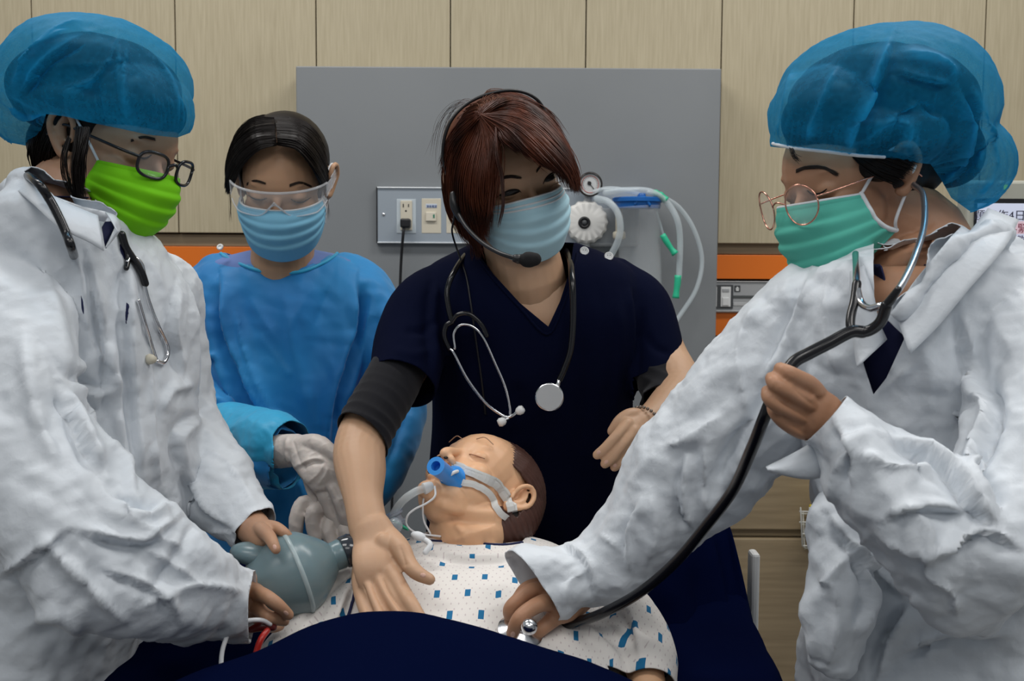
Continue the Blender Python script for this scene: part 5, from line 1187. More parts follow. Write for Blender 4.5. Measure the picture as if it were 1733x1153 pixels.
# ================================================================ FRONT RIGHT: person in white gown, mint mask, listening with stethoscope
YO[0] = .05
Rr = thing('person', 'person in white gown with mint green mask and blue cap, listening with a stethoscope', 'person', (P(1600, 900, 1.12).x, 1.12, 0))
hr = Head((-.87, -.38, -.25), (-.17, 0, .98), (.031, .085, 0), 1385, 320, 1.08, .86).build([(*P(1550, 400, 1.14), .052), (*P(1560, 480, 1.12), .066)])
mh = remesh(hr.G, .0018, 5)
g = Geo(); SEC(g, [(1480, 1640, 450, 1.06, .06), (1400, 1740, 500, 1.08, .09), (1370, 1780, 600, 1.10, .10), (1400, 1780, 800, 1.12, .10), (1430, 1760, 1150, 1.12, .10)]); mt = remesh(g, .006, 3)
g = Geo()
T(g, [(1400, 560, 1.12, 50), (1230, 750, 1.14, 48), (1080, 900, 1.15, 42), (1000, 980, 1.15, 36), (965, 1015, 1.15, 34, 28), (945, 1022, 1.145, 36, 24)], 5, 20)
finger(g, [(930, 1000, 1.155, 15), (900, 1000, 1.145, 14), (872, 1020, 1.135, 12.5), (862, 1034, 1.135, 12), (866, 1052, 1.145, 10.5)])
finger(g, [(945, 1018, 1.145, 17), (915, 1022, 1.125, 15), (885, 1040, 1.11, 13.5), (873, 1056, 1.108, 12.5), (866, 1076, 1.118, 11)])
finger(g, [(950, 1035, 1.15, 17), (928, 1055, 1.135, 14), (910, 1070, 1.13, 12.5), (897, 1088, 1.135, 10.5)])
finger(g, [(940, 1000, 1.165, 14), (915, 990, 1.165, 13), (890, 996, 1.16, 11.5), (876, 1012, 1.16, 10)])
mhr = remesh(g, .0016, 4); creases(mhr, [([(860, 1036), (870, 1030)], 4, -.0005), ([(905, 1010), (930, 1006)], 4, -.001, 'v')])
g = Geo()
T(g, [(1720, 640, .98, 60), (1690, 870, .90, 52), (1560, 830, .88, 44), (1460, 760, .88, 38), (1415, 722, .89, 36, 26), (1395, 708, .892, 42, 24), (1380, 700, .89, 44, 22)], 5, 20)
finger(g, [(1400, 690, .90, 16), (1375, 655, .885, 16), (1350, 640, .872, 15), (1332, 630, .868, 13.5), (1320, 624, .876, 11.5)])
finger(g, [(1390, 700, .90, 16), (1362, 680, .88, 15.5), (1335, 664, .868, 14.5), (1312, 650, .866, 13.5), (1305, 640, .876, 11)])
finger(g, [(1385, 715, .90, 15), (1352, 703, .884, 15), (1322, 690, .872, 14), (1302, 674, .87, 13), (1298, 662, .88, 10.5)])
finger(g, [(1385, 735, .905, 14), (1355, 730, .892, 14), (1328, 715, .882, 13), (1312, 700, .88, 11.5), (1306, 690, .888, 9.5)])
finger(g, [(1390, 720, .92, 16), (1360, 690, .935, 14), (1335, 655, .93, 12.5), (1318, 634, .92, 11)])
mhl = remesh(g, .0016, 4); creases(mhl, [([(1395, 668), (1370, 672)], 8, .0012), ([(1382, 690), (1360, 672), (1340, 652)], 4, -.0018, 'v'), ([(1375, 715), (1345, 692), (1318, 674)], 4, -.0018, 'v'), ([(1370, 740), (1340, 718), (1315, 700)], 4, -.0018, 'v')])
body_r = join_meshes([mh, mt, mhr, mhl]); mk('body', body_r, m_skin_r, Rr)
Bh = bvh(mh); Bh2 = bvh(mhr, mhl)
for a in ((868, 1074, 4, 5, 10), (900, 1085, 4, 5, 40)): nail(Bh2, *a, Rr, m_nail)
# inner shirt
g = Geo(); SEC(g, [(1484, 1600, 448, 1.03, .072), (1450, 1690, 485, 1.07, .09), (1395, 1760, 560, 1.09, .118), (1390, 1760, 700, 1.10, .12), (1400, 1760, 800, 1.10, .12)]); mi = remesh(g, .005, 3)
cut_poly(mi, [(1480, 390), (1490, 450), (1510, 520), (1535, 580), (1552, 500), (1620, 400)], (.8, 1.2)); mk('inner_shirt', mi, m_inner, Rr, thick=.0015)
# gown
g = Geo()
SEC(g, [(1480, 1660, 405, 1.08, .065), (1425, 1720, 432, 1.08, .10), (1365, 1790, 465, 1.09, .12), (1330, 1830, 520, 1.10, .135), (1320, 1850, 600, 1.10, .14), (1335, 1850, 700, 1.11, .14), (1365, 1840, 800, 1.11, .14), (1385, 1830, 880, 1.11, .14), (1378, 1830, 950, 1.11, .14), (1372, 1835, 1050, 1.11, .14), (1366, 1840, 1160, 1.11, .15), (1360, 1850, 1350, 1.11, .16), (1355, 1860, 1600, 1.11, .17)], ex=2.2)
T(g, [(1455, 490, 1.09, 48), (1390, 515, 1.10, 72), (1330, 575, 1.12, 92), (1275, 665, 1.13, 112), (1222, 745, 1.14, 116), (1145, 825, 1.15, 98), (1085, 895, 1.155, 78), (1028, 948, 1.155, 70), (965, 980, 1.15, 66, 60), (915, 988, 1.148, 64, 56), (880, 995, 1.148, 58, 50)], 5, 32)
T(g, [(1690, 480, 1.04, 80), (1760, 600, .98, 120), (1775, 740, .92, 135), (1715, 880, .87, 138), (1620, 925, .85, 118), (1530, 845, .85, 104), (1460, 778, .87, 82), (1412, 735, .885, 62), (1385, 715, .89, 54, 46), (1365, 700, .895, 48, 42)], 5, 32)
T(g, [(1640, 960, .90, 90), (1640, 990, .92, 72)], 4, 24); T(g, [(1420, 900, 1.02, 60), (1420, 1000, 1.0, 60), (1410, 1100, 1.0, 55)], 4, 24)
T(g, [(1700, 395, 1.0, 26), (1660, 400, .98, 24), (1610, 430, .96, 20), (1570, 475, .955, 16), (1530, 530, .96, 12)], 4, 16)
mg = remesh(g, .0036, 3)
displace(mg, lambda co, no: .004 * fbm(co * np.array([7, 7, 4]), 3) + .003 * crumple(co * np.array([9, 9, 6.5]) + 21, 2) + .009 * facets(co * np.array([11, 11, 8.5]), 8, 12) + .0032 * facets(co * 28, 8, 19) + .0011 * facets(co * 62, 7, 14))
creases(mg, [([(1290, 500), (1250, 600), (1270, 720)], 10, .008, 'v'), ([(1370, 460), (1330, 560), (1290, 640)], 10, -.008, 's'), ([(1400, 480), (1400, 560), (1420, 640)], 8, .007, 'v'), ([(1330, 620), (1290, 700), (1250, 760), (1215, 830)], 12, -.016, 's'), ([(1230, 700), (1170, 740), (1120, 760)], 9, .010, 'v'), ([(1200, 730), (1190, 820), (1200, 880)], 8, .010, 'v'), ([(1160, 760), (1150, 850), (1170, 900)], 7, -.008, 's'), 
             ([(1100, 830), (1110, 900), (1090, 960)], 7, .008, 'v'), ([(1080, 850), (1060, 900), (1060, 960)], 6, -.007, 's'), ([(1010, 900), (1050, 930), (1070, 970)], 6, .006, 'v'), ([(950, 920), (990, 950), (1010, 1010)], 6, -.006, 's'), ([(1000, 960), (960, 990), (955, 1030)], 5, .005, 'v'),
             ([(1480, 670), (1560, 600), (1640, 480)], 10, .006, 'v'), ([(1620, 520), (1640, 640), (1620, 760)], 12, -.009, 's'), ([(1500, 740), (1600, 790), (1640, 850), (1690, 900)], 10, -.016, 's'), ([(1480, 720), (1430, 770), (1400, 860)], 8, .008, 'v'), ([(1450, 760), (1520, 800), (1600, 800)], 9, .012, 'v'), ([(1410, 720), (1440, 770), (1440, 830)], 8, -.009, 's'),
             ([(1500, 880), (1560, 860), (1640, 870)], 9, -.010, 's'), ([(1480, 900), (1560, 930), (1640, 920)], 9, .010, 'v'), ([(1530, 850), (1570, 900), (1570, 980)], 8, .010, 'v'), ([(1600, 940), (1660, 900), (1720, 930)], 9, -.011, 's'), ([(1560, 960), (1610, 1000), (1620, 1045)], 8, .008, 'v'), ([(1640, 620), (1680, 700), (1650, 800), (1700, 870)], 11, .016, 's'),
             ([(1440, 930), (1470, 1000), (1450, 1080)], 9, -.012, 's'), ([(1400, 960), (1420, 1040), (1400, 1130)], 8, .010, 'v'), ([(1540, 1020), (1500, 1090), (1480, 1150)], 9, -.014, 's'), ([(1520, 1110), (1600, 1080), (1700, 1080)], 10, -.010, 's'), ([(1480, 900), (1420, 960), (1390, 1000)], 8, .010, 'v'), ([(1400, 870), (1450, 940), (1540, 1020)], 9, -.010, 's')])
cut_plane(mg, P(908, 1002, 1.145), P(880, 1020, 1.13) - P(940, 975, 1.15), .085, (-999, 975))
cut_plane(mg, P(1392, 715, .888), P(1370, 700, .89) - P(1440, 758, .88), .052, (1200, 1440))
cut_poly(mg, [(1478, 445), (1480, 560), (1455, 600), (1478, 668), (1500, 640), (1532, 570), (1500, 540), (1560, 460), (1610, 400), (1660, 350), (1480, 350)], (.7, 1.08))
gown = mk('isolation_gown', mg, m_tyvek, Rr, thick=.001)
Bg = bvh(mg)
flap([(1672, 352, .06), (1640, 392, .02), (1590, 440, .0), (1545, 500, 0), (1520, 545, 0)], [(1725, 372, .08), (1700, 420, .02), (1640, 490, .0), (1590, 550, .0), (1540, 600, 0)], .965, .935, m_tyvek, gown)
flap([(1462, 450, .02), (1478, 500, 0), (1485, 540, 0), (1500, 575, 0)], [(1440, 460, .04), (1440, 520, .02), (1448, 600, .01), (1452, 622, .0)], .98, .97, m_tyvek, gown)
flap([(1376, 748, 0), (1340, 768, 0), (1296, 790, 0)], [(1425, 800, .0), (1368, 812, 0), (1302, 800, 0)], .90, .895, m_tyvek, gown, 'cuff_flap')
cx = P(1600, 900, 1.12).x
for q in (-.09, .09):
    g = Geo(); tubeW(g, [(cx + q, 1.12, .6, .08), (cx + q, 1.13, .35, .07), (cx + q, 1.14, .07, .055)], 4, 18); mk('trouser_leg', g, m_navy, Rr)
    g = Geo(); tubeW(g, [(cx + q, 1.15, .045, .045, .04), (cx + q - .05, 1.02, .042, .042, .034)], 3, 16); mk('shoe', g, m_white, Rr)
# face
mk('eyelashes', surf_cord(Bh, [(1366, 322, .0004), (1376, 328, .0011), (1389, 327, .0011), (1399, 320, .0005)], .0008, .0005, 5), m_hairdark, Rr)
gg = []
for dy in (-3, 3): gg.append([hit(Bh, x, y + dy * (1 - .4 * k / 3), .0006, P(x, y, 1.06)) for k, (x, y) in enumerate([(1348, 290), (1365, 284), (1392, 284), (1418, 296)])])
mk('eyebrow', strands(Geo(), gg, 80, .0005, .0003, 8, 3), m_brow, Rr)
mo, cor, mv, NU, NV = make_mask(hr, Rr, m_maskteal, [(-.012, .108, .060, .050, -.018), (-.034, .120, .065, .048, -.034), (-.060, .120, .067, .042, -.052), (-.088, .110, .065, .026, -.066), (-.118, .090, .058, .008, -.072)], edge_m=m_maskwhite, bump=.0026)
g = Geo(); wire(g, [cor[1], hr.w(.071, .03, .006), hr.w(.078, .012, .022), hr.w(.086, -.006, .026)], .0017); mk('ear_loop', g, m_loop, mo)
g = Geo(); wire(g, [cor[3], hr.w(.068, .014, -.058), hr.w(.076, -.002, -.03), hr.w(.088, -.014, -.002)], .0017); mk('ear_loop', g, m_loop, mo)
# hair
g = Geo(); hr.ell((0, -.024, .03), (.081, .094, .084), G=g); hr.ell((0, -.075, -.0), (.066, .05, .05), G=g); hr.ell((.062, .018, .012), (.016, .03, .022), G=g)
hair = mk('hair', remesh(g, .003, 4), m_hairdark, Rr)
s_ = Geo(); strands(s_, px_guides([[(1440, 262, 1.070), (1460, 280, 1.060), (1490, 300, 1.055), (1520, 312, 1.060)], [(1445, 258, 1.070), (1480, 268, 1.060), (1510, 280, 1.055), (1535, 290, 1.060)], [(1450, 254, 1.070), (1490, 258, 1.060), (1525, 265, 1.055), (1550, 275, 1.060)]]), 500, .0014, .0005, 12, 6)
strands(s_, px_guides([[(1335, 250, 1.030), (1338, 262, 1.025), (1346, 270, 1.025)], [(1345, 252, 1.030), (1352, 266, 1.025), (1362, 275, 1.025)]]), 16, .001, .0003, 8, 2); mk('side_hair', s_, m_hairdark, hair, kind='stuff')
def under(g):
    E(g, 1475, 168, 1.14, 138, 90, 128, 5); E(g, 1535, 176, 1.15, 118, 92, 128, -22); E(g, 1398, 198, 1.12, 72, 62, 106, 12); E(g, 1600, 255, 1.15, 58, 66, 80, 20); E(g, 1460, 235, 1.12, 128, 46, 106, 2)
g = Geo(); under(g); mu_ = remesh(g, .004, 6); displace(mu_, lambda co, no: .003 * perlin(co * 30)); cut_poly(mu_, [(1280, 243), (1310, 246), (1400, 255), (1480, 264), (1530, 271), (1575, 276), (1592, 303), (1610, 335), (1642, 520), (1200, 520), (1200, 240)], (.2, 3), False); mk('hair_under_cap', mu_, m_hairdark, hair)
def prims(g):
    E(g, 1478, 160, 1.120, 160, 108, 172, 5); E(g, 1540, 165, 1.130, 140, 112, 172, -25); E(g, 1628, 278, 1.140, 70, 78, 122, 20); E(g, 1392, 190, 1.100, 86, 76, 142, 12); E(g, 1560, 225, 1.120, 100, 66, 132, -20); E(g, 1430, 225, 1.110, 122, 66, 142, 4); E(g, 1500, 235, 1.110, 100, 60, 142, -5)
cap_r = bouffant(hr, Rr, prims, [([(1515, 60), (1490, 130), (1455, 200), (1440, 255)], 9, .010, 's'), ([(1420, 110), (1390, 180), (1365, 240)], 6, .008, 'v'), ([(1515, 62), (1490, 130), (1458, 200), (1440, 255)], 7, .008, 'v'), ([(1345, 110), (1330, 180), (1322, 240)], 6, .006, 'v'), ([(1520, 90), (1580, 100), (1625, 130)], 8, .008, 'v'), ([(1640, 140), (1668, 220), (1655, 290)], 9, .009, 'v'), ([(1440, 250), (1520, 190), (1560, 170)], 2.5, .005, 'v'), ([(1455, 215), (1500, 205), (1540, 215), (1530, 255)], 6, .006, 'v'), ([(1520, 100), (1590, 110), (1620, 140)], 6, .005, 'v'), ([(1510, 120), (1560, 135), (1610, 145)], 5, -.006, 's'), ([(1620, 140), (1650, 220), (1620, 300), (1560, 320)], 8, .008, 's'), ([(1660, 200), (1680, 280), (1640, 330)], 6, -.006, 's'), ([(1540, 160), (1590, 200)], 4, -.004, 'v'), ([(1600, 340), (1650, 330), (1690, 290)], 5, .005, 'v')] + [([(x, 190 + (x % 13)), (x - 6, 225), (x - 6, 252)], 2.2, .0032, 'v') for x in range(1322, 1560, 9)], [(1280, 245), (1310, 249), (1400, 258), (1480, 267), (1530, 273), (1575, 278), (1592, 303), (1610, 335), (1642, 358), (1642, 520), (1200, 520), (1200, 240)], seed=8)
Bcap = bvh(cap_r.data)
mk('elastic_edge', surf_cord(Bcap, [(1309, 243), (1345, 250), (1400, 256), (1450, 262), (1496, 265)], .0018, .0006, 5), m_maskwhite, cap_r)
# rose-gold round glasses
m_gold = mat('rose_gold_wire', (.75, .38, .28), .25, 1.0)
gl = thing('eyeglasses', 'round rose gold wire glasses worn over the mint green mask', 'glasses', P(1340, 340, .85)); glasses(gl, hr, m_gold, m_lensglass, R_=.0222, sz=1.08, wx=.98, th=.0009, sq=2.0, z=-.012, y=.123, sep=.034)
# stethoscope in the ears
st = thing('stethoscope', 'black stethoscope held in the fist, running from the ears down to the chest', 'stethoscope', P(1300, 700, .93))
m_smoky = mat('brushed_tube', (.5, .5, .52), .28, .9)
g = Geo(); wire(g, [P(1545, 312, 1.07), P(1562, 330, 1.05), P(1564, 380, 1.01), P(1550, 430, .96), P(1530, 475, .92), P(1508, 508, .895)], .0032, 8, 12); mk('ear_tube', g, m_smoky, st)
g = Geo(); T(g, [(1520, 490, .89, 6), (1506, 510, .895, 8), (1496, 522, .90, 7.5)], 4, 14); mk('rubber_socket', g, m_tube, st)
g = Geo(); wire(g, [P(1448, 430, 1.03), P(1449, 455, .98), P(1450, 485, .945), P(1457, 512, .93), P(1472, 522, .915), P(1490, 518, .905)], .0034, 8, 12); mk('ear_tube', g, m_chrome, st)
g = Geo(); wire(g, [P(1500, 518, .898), P(1490, 545, .905), P(1470, 560, .912), P(1448, 562, .915)], .0050, 8, 14); wire(g, [P(1450, 480, .945), P(1446, 510, .935), P(1440, 535, .925), P(1440, 555, .918), P(1450, 562, .915)], .0042, 8, 14); mk('rubber_yoke', g, m_tube, st)
g = Geo(); wire(g, [P(1460, 562, .914), P(1440, 562, .915), P(1405, 580, .915), P(1370, 598, .912), P(1345, 612, .908), P(1328, 635, .903), P(1308, 672, .898), P(1294, 705, .90), P(1272, 760, .93), P(1240, 830, .98), P(1195, 890, 1.02), P(1140, 955, 1.06), P(1080, 1005, 1.085), P(1020, 1038, 1.11), P(980, 1052, 1.14), P(940, 1062, 1.165), P(915, 1062, 1.165)], .0056, 8, 16); mk('rubber_tube', g, m_tube, st)
cpa = (P(860, 1030, 1.09) - P(885, 1068, 1.16)); up = Vector((.25, -.35, .9)).normalized()
g = Geo(); lathe(g, P(880, 1070, 1.128) - up * .004, up, [(0, .024), (.002, .0255), (.005, .0255), (.007, .022), (.010, .012), (.014, .007), (.020, .0065), (.022, .0005)], 48); mk('chest_piece', g, m_chrome, st, auto=50)
g = Geo(); ax_ = nrm(P(912, 1056, 1.075) - P(888, 1064, 1.10)); lathe(g, P(890, 1063, 1.098), ax_, [(0, .004), (.002, .0075), (.006, .009), (.010, .0088), (.014, .0065), (.016, .001)], 32); mk('bell', g, m_chrome, st, auto=60)

YO[0] = 0.0
# ================================================================ BED, MANIKIN, EQUIPMENT
# bed
bed = thing('hospital_bed', 'raised hospital bed mattress covered by a navy sheet beneath the manikin', 'bed', (-.04, 1.1, 0))
bx0, bx1 = -.46, .30; zt = 1.045; zn = .90
def slab(G, y0, y1, z0, z1, x0, x1, th, n=10):
    a = Vector((0, y1 - y0, z1 - z0)); u = a.normalized(); nn = Vector((0, -u.z, u.y)); M = Matrix(((1, 0, 0), (0, u.y, nn.y), (0, u.z, nn.z)))
    c = Vector(((x0 + x1) / 2, (y0 + y1) / 2, (z0 + z1) / 2)) - nn * th / 2; return box(G, c, (x1 - x0, a.length, th), .025, M)
g = Geo(); slab(g, .75, 1.50, .86, .985, bx0, bx1, .12); mk('mattress', g, m_navy2, bed)
g = Geo(); box(g, ((bx0 + bx1) / 2, .5, .60), (.62, 2.0, .06), .01); mk('frame', g, m_dgrey, bed, smooth=False)
g = Geo(); box(g, ((bx0 + bx1) / 2, 1.1, .70), (.5, .7, .14), .01); mk('lift_base', g, m_dgrey, bed, smooth=False)
for x in (bx0 + .05, bx1 - .05):
    for y in (-.4, 1.4): g = Geo(); cyl(g, (x, y, .59), (x, y, .06), .025); mk('leg', g, m_alu, bed); g = Geo(); cyl(g, (x - .015, y, .055), (x + .015, y, .055), .055); mk('caster', g, m_black, bed)
g = Geo(); x = P(1274, 1020, 1.52); box(g, (x.x, 1.52, .86), (.012, .03, .34), .004); box(g, (x.x + .0, 1.52, .70), (.2, .03, .02), .003); mk('side_post', g, m_white, bed, smooth=False)
# sheet over the head end and side
sh_ = thing('navy_sheet', 'navy sheet draped over the head end and right side of the bed', 'sheet', (.25, 1.5, .7))
def cloth_grid(rows, sub=5, disp=None):
    R = [catmull([np.array(tuple(p)) for p in r], sub) for r in rows]; n = len(R[0]); flat = catmull([np.array(r).ravel() for r in R], sub); G = Geo(); vs = np.array(flat).reshape(-1, 3); m_ = len(flat)
    G.add(vs, [(j * n + i, j * n + i + 1, (j + 1) * n + i + 1, (j + 1) * n + i) for j in range(m_ - 1) for i in range(n - 1)]); return G
rows = []
for k, (y, ztop) in enumerate(((1.50, 0), (1.44, 0), (1.3, -.02), (1.15, -.05), (1.0, -.08), (.85, -.10))):
    zz = 1.0 + (y - 1.5) * .165
    rows.append([(-.50, y, zz - .4), (-.486, y, zz - .05), (-.455, y, zz + .004), (-.2, y, zz + .006), (.1, y, zz + .006), (.285, y, zz + .006), (.318, y, zz - .03), (.335, y + .01 * math.sin(k * 2.5), zz - .20), (.36 + .008 * math.sin(k * 3), y, zz - .42)])
rows.insert(0, [(a, 1.505 + .03 * (i in (0, 8)), b - .12) for i, (a, _, b) in enumerate(rows[0])]); 
gs = cloth_grid(rows, 6); ms_ = gs.mesh(); displace(ms_, lambda co, no: .006 * fbm(co * np.array([9, 9, 3]), 3) + .005 * np.sin(co[:, 1] * 60 + 3 * perlin(co * 6)) * np.clip((co[:, 0] - .28) * 12, 0, 1))
mk('draped_cloth', ms_, m_navy2, sh_, thick=.002)
# cloth bundle rising at the right edge of the head end
tp_ = [P(1040, 985, 1.33), P(1100, 958, 1.38), P(1165, 918, 1.44), P(1215, 899, 1.50), P(1237, 897, 1.50)]
bt_ = [P(1020, 1110, 1.32), P(1085, 1125, 1.32), P(1150, 1125, 1.33), P(1215, 1130, 1.35), P(1288, 1128, 1.38)]
b2_ = [P(1020, 1300, 1.34), P(1085, 1320, 1.34), P(1160, 1330, 1.35), P(1240, 1330, 1.36), P(1345, 1320, 1.39)]
md_ = [(a + b) / 2 + Vector((0, -.01, .0)) for a, b in zip(tp_, bt_)]
bk_ = [p + Vector((0.0, .06, -.02)) for p in tp_]; bk2_ = [p + Vector((0, .08, -.25)) for p in tp_]
gs = cloth_grid([bk2_, bk_, tp_, md_, bt_, b2_], 7); ms_ = gs.mesh()
creases(ms_, [([(1205, 905), (1225, 1000), (1260, 1150)], 9, -.008, 's'), ([(1232, 905), (1248, 1000), (1280, 1140)], 5, .006, 'r'), ([(1120, 980), (1150, 1050), (1160, 1153)], 12, -.006), ([(1170, 950), (1190, 1050), (1210, 1153)], 10, .006)], front=False)
mk('draped_fold', ms_, m_navy2, sh_, thick=.002)

# ---------------------------------------------------------------- manikin
YO[0] = .05
MK = thing('training_manikin', 'training manikin lying back in a white hospital gown with printed blue squares', 'manikin', P(800, 1000, 1.25))
hm = Head((-.33, -.33, .89), (.517, .73, .44), (.080, -.004, -.002), 879, 846, 1.35, .82).build([(*P(798, 895, 1.34), .047), (*P(803, 925, 1.36), .046), (*P(806, 990, 1.38), .045)])
mh = remesh(hm.G, .0018, 5)
g = Geo(); SEC(g, [(735, 872, 908, 1.36, .03), (710, 890, 930, 1.35, .045), (640, 980, 980, 1.31, .06), (620, 1020, 1060, 1.25, .06)]); 
T(g, [(640, 1010, 1.27, 40), (560, 1065, 1.23, 30), (485, 1130, 1.17, 26), (420, 1200, 1.11, 24)], 5, 20); T(g, [(1000, 1010, 1.24, 44), (1060, 1080, 1.19, 36), (1095, 1150, 1.13, 32), (1090, 1230, 1.09, 28)], 5, 20)
mt = remesh(g, .004, 3)
creases(mh, [([(866, 884), (820, 884), (775, 880), (738, 868)], 9, -.0045), ([(862, 868), (815, 868), (765, 862), (728, 846)], 9, .0035), ([(770, 885), (785, 905)], 6, .003), ([(740, 838), (760, 846)], 5, -.001)])
body_m = join_meshes([mh, mt]); mk('body', body_m, m_mankskin, MK, label='peach vinyl head, neck and arms')
Bm = bvh(mh)
# sculpted hair shell
g = Geo(); hm.ell((0, -.024, .026), (.085, .096, .090), G=g); hm.ell((0, -.055, -.03), (.082, .062, .08), G=g); hm.ell((.045, -.04, -.01), (.05, .05, .08), G=g); mhair = remesh(g, .0025, 4)
bm = bmesh.new(); bm.from_mesh(mhair)
l = hm.loc(np.array([tuple(f.calc_center_median()) for f in bm.faces]))
cut = (l[:, 1] > .052 - .35 * np.clip(l[:, 2] - .075, -.2, .1) * 0 + .0 + .25 * (l[:, 2] - .02)) & (l[:, 2] < .092) | ((l[:, 2] < .03) & (l[:, 1] > -.016 + .02 * (l[:, 2] < -.03)) )
bmesh.ops.delete(bm, geom=[f for f, c in zip(bm.faces, cut) if c], context='FACES'); bm.to_mesh(mhair); bm.free()
displace(mhair, lambda co, no: (lambda l: .0011 * np.sin(np.arctan2(l[:, 0], l[:, 2] - .02) * 60 + 2 * perlin(co * 30)))(hm.loc(co)))
m_mhair = mat('brown_vinyl_hair', (.075, .032, .024), .5, spec=.4); mk('moulded_hair', mhair, m_mhair, MK, thick=.003)
# facial details: closed eye lines, brow line, lips, nostril
def hl_(q, r): return tubeW(Geo(), [(*hm.w(*p), r) for p in catmull([np.array(x) for x in q], 4)], 1, 8)
for sx in (1, -1):
    mk('closed_lid_line', hl_([(sx * .017, .0835, -.006), (sx * .026, .0862, -.0095), (sx * .036, .084, -.0095), (sx * .045, .076, -.005)], .0007), mat('lid_line', (.35, .16, .09), .6), MK)
    mk('painted_brow', hl_([(sx * .016, .092, .024), (sx * .03, .092, .029), (sx * .046, .083, .024)], .0007), mat('painted_brow', (.42, .24, .15), .7), MK)
    g = Geo(); ellW(g, hm.w(sx * .0075, .1045, -.0452), (.003, .003, .0018), nu=10, nv=8); mk('nostril', g, m_eye, MK)
g = Geo(); hm.ell((0, .094, -.0685), (.017, .006, .0075), G=g); mk('mouth_opening', g, mat('mouth_dark', (.06, .012, .01), .5), MK)
# gown
g = Geo()
SEC(g, [(705, 882, 910, 1.335, .045), (660, 950, 930, 1.318, .066), (612, 1010, 965, 1.285, .085), (590, 1045, 1010, 1.245, .095), (580, 1060, 1070, 1.19, .095), (585, 1060, 1150, 1.12, .09), (590, 1060, 1300, 1.02, .09)], ex=2.4)
T(g, [(660, 965, 1.29, 42), (610, 1000, 1.25, 50), (560, 1045, 1.21, 52), (505, 1095, 1.17, 50), (465, 1140, 1.14, 48), (445, 1160, 1.12, 44)], 5, 24)
T(g, [(975, 985, 1.28, 48), (1025, 1020, 1.24, 58), (1065, 1060, 1.20, 60), (1092, 1110, 1.16, 56), (1098, 1150, 1.13, 50), (1098, 1175, 1.11, 46)], 5, 24)
mg = remesh(g, .0035, 4)
displace(mg, lambda co, no: .003 * fbm(co * 9 + 3, 3))
creases(mg, [([(600, 960), (560, 990), (500, 1060)], 7, .006, 's'), ([(598, 985), (575, 1040), (560, 1090)], 6, .007, 's'), ([(520, 1060), (480, 1100), (440, 1110)], 6, .006), ([(560, 1010), (520, 1080), (500, 1110)], 7, -.006), ([(740, 940), (800, 948), (880, 944)], 7, -.006, 's'), ([(720, 925), (790, 930), (860, 926)], 5, .004), ([(1000, 1000), (1060, 1040), (1080, 1110)], 8, -.007, 's'), ([(960, 1010), (990, 1060), (1060, 1130)], 7, .006), ([(1020, 1060), (1070, 1070), (1120, 1100)], 7, .006), ([(852, 970), (850, 1020), (880, 1090)], 3, .002, 'v')])
cut_plane(mg, P(452, 1150, 1.13), P(440, 1165, 1.115) - P(490, 1110, 1.16), .07, (380, 520)); cut_plane(mg, P(1098, 1160, 1.12), P(1098, 1175, 1.11) - P(1096, 1135, 1.14), .07, (1030, 1200))
cut_poly(mg, [(722, 908), (742, 914), (800, 917), (850, 920), (884, 916), (900, 900), (800, 860), (715, 895)], (1.15, 1.45))
m_print = mat('printed_gown_cotton', (.72, .69, .66), .85, sheen=.1, spec=.2)
def printed(m):
    N, L, b = nodes(m); tc = N.new('ShaderNodeAttribute'); tc.attribute_name = 'cloth_uv'; mp = N.new('ShaderNodeMapping'); mp.inputs['Rotation'].default_value = (0, 0, math.radians(4)); mp.inputs['Scale'].default_value = (1, .85, .75)
    L.new(tc.outputs['Vector'], mp.inputs[0]); sx = N.new('ShaderNodeSeparateXYZ'); L.new(mp.outputs[0], sx.inputs[0])
    def M_(op, a, b_=None, c=None):
        n = N.new('ShaderNodeMath'); n.operation = op
        for k, v in enumerate((a, b_, c)):
            if v is None: continue
            if isinstance(v, (int, float)): n.inputs[k].default_value = v
            else: L.new(v, n.inputs[k])
        return n.outputs[0]
    u = M_('MULTIPLY', sx.outputs[0], 1 / .036); yy = M_('SUBTRACT', sx.outputs[1], M_('MULTIPLY', sx.outputs[2], .9)); v = M_('MULTIPLY', yy, 1 / .036)
    def lattice(ou, ov, su=1, sv=1):
        fu = M_('ABSOLUTE', M_('SUBTRACT', M_('FRACT', M_('ADD', M_('MULTIPLY', u, su), ou + 50)), .5)); fv = M_('ABSOLUTE', M_('SUBTRACT', M_('FRACT', M_('ADD', M_('MULTIPLY', v, sv), ov + 50)), .5)); return fu, fv
    out = None
    for ou, ov in ((0, 0), (.5, .5)):
        a, c = lattice(ou, ov); d = M_('LESS_THAN', M_('MAXIMUM', a, c), .092); out = d if out is None else M_('MAXIMUM', out, d)
    small = None
    for ou, ov in ((0, .0), (.5, .5)):
        a, c = lattice(ou, ov, 4, 4); d = M_('LESS_THAN', M_('ADD', a, c), .11); small = d if small is None else M_('MAXIMUM', small, d)
    mx = N.new('ShaderNodeMixRGB'); mx.inputs[1].default_value = (.74, .71, .68, 1); mx.inputs[2].default_value = (.42, .33, .36, 1); L.new(M_('MULTIPLY', small, .55), mx.inputs[0])
    m2 = N.new('ShaderNodeMixRGB'); m2.inputs[2].default_value = (.015, .15, .32, 1); L.new(out, m2.inputs[0]); L.new(mx.outputs[0], m2.inputs[1]); L.new(m2.outputs[0], b.inputs['Base Color'])
printed(m_print)
co_ = get_co(mg); xc_ = P(820, 1000, 1.25).x; md__ = np.abs(co_[:, 0] - xc_) < .05; ys_ = np.linspace(co_[md__, 1].min() + .01, co_[md__, 1].max() - .01, 24)
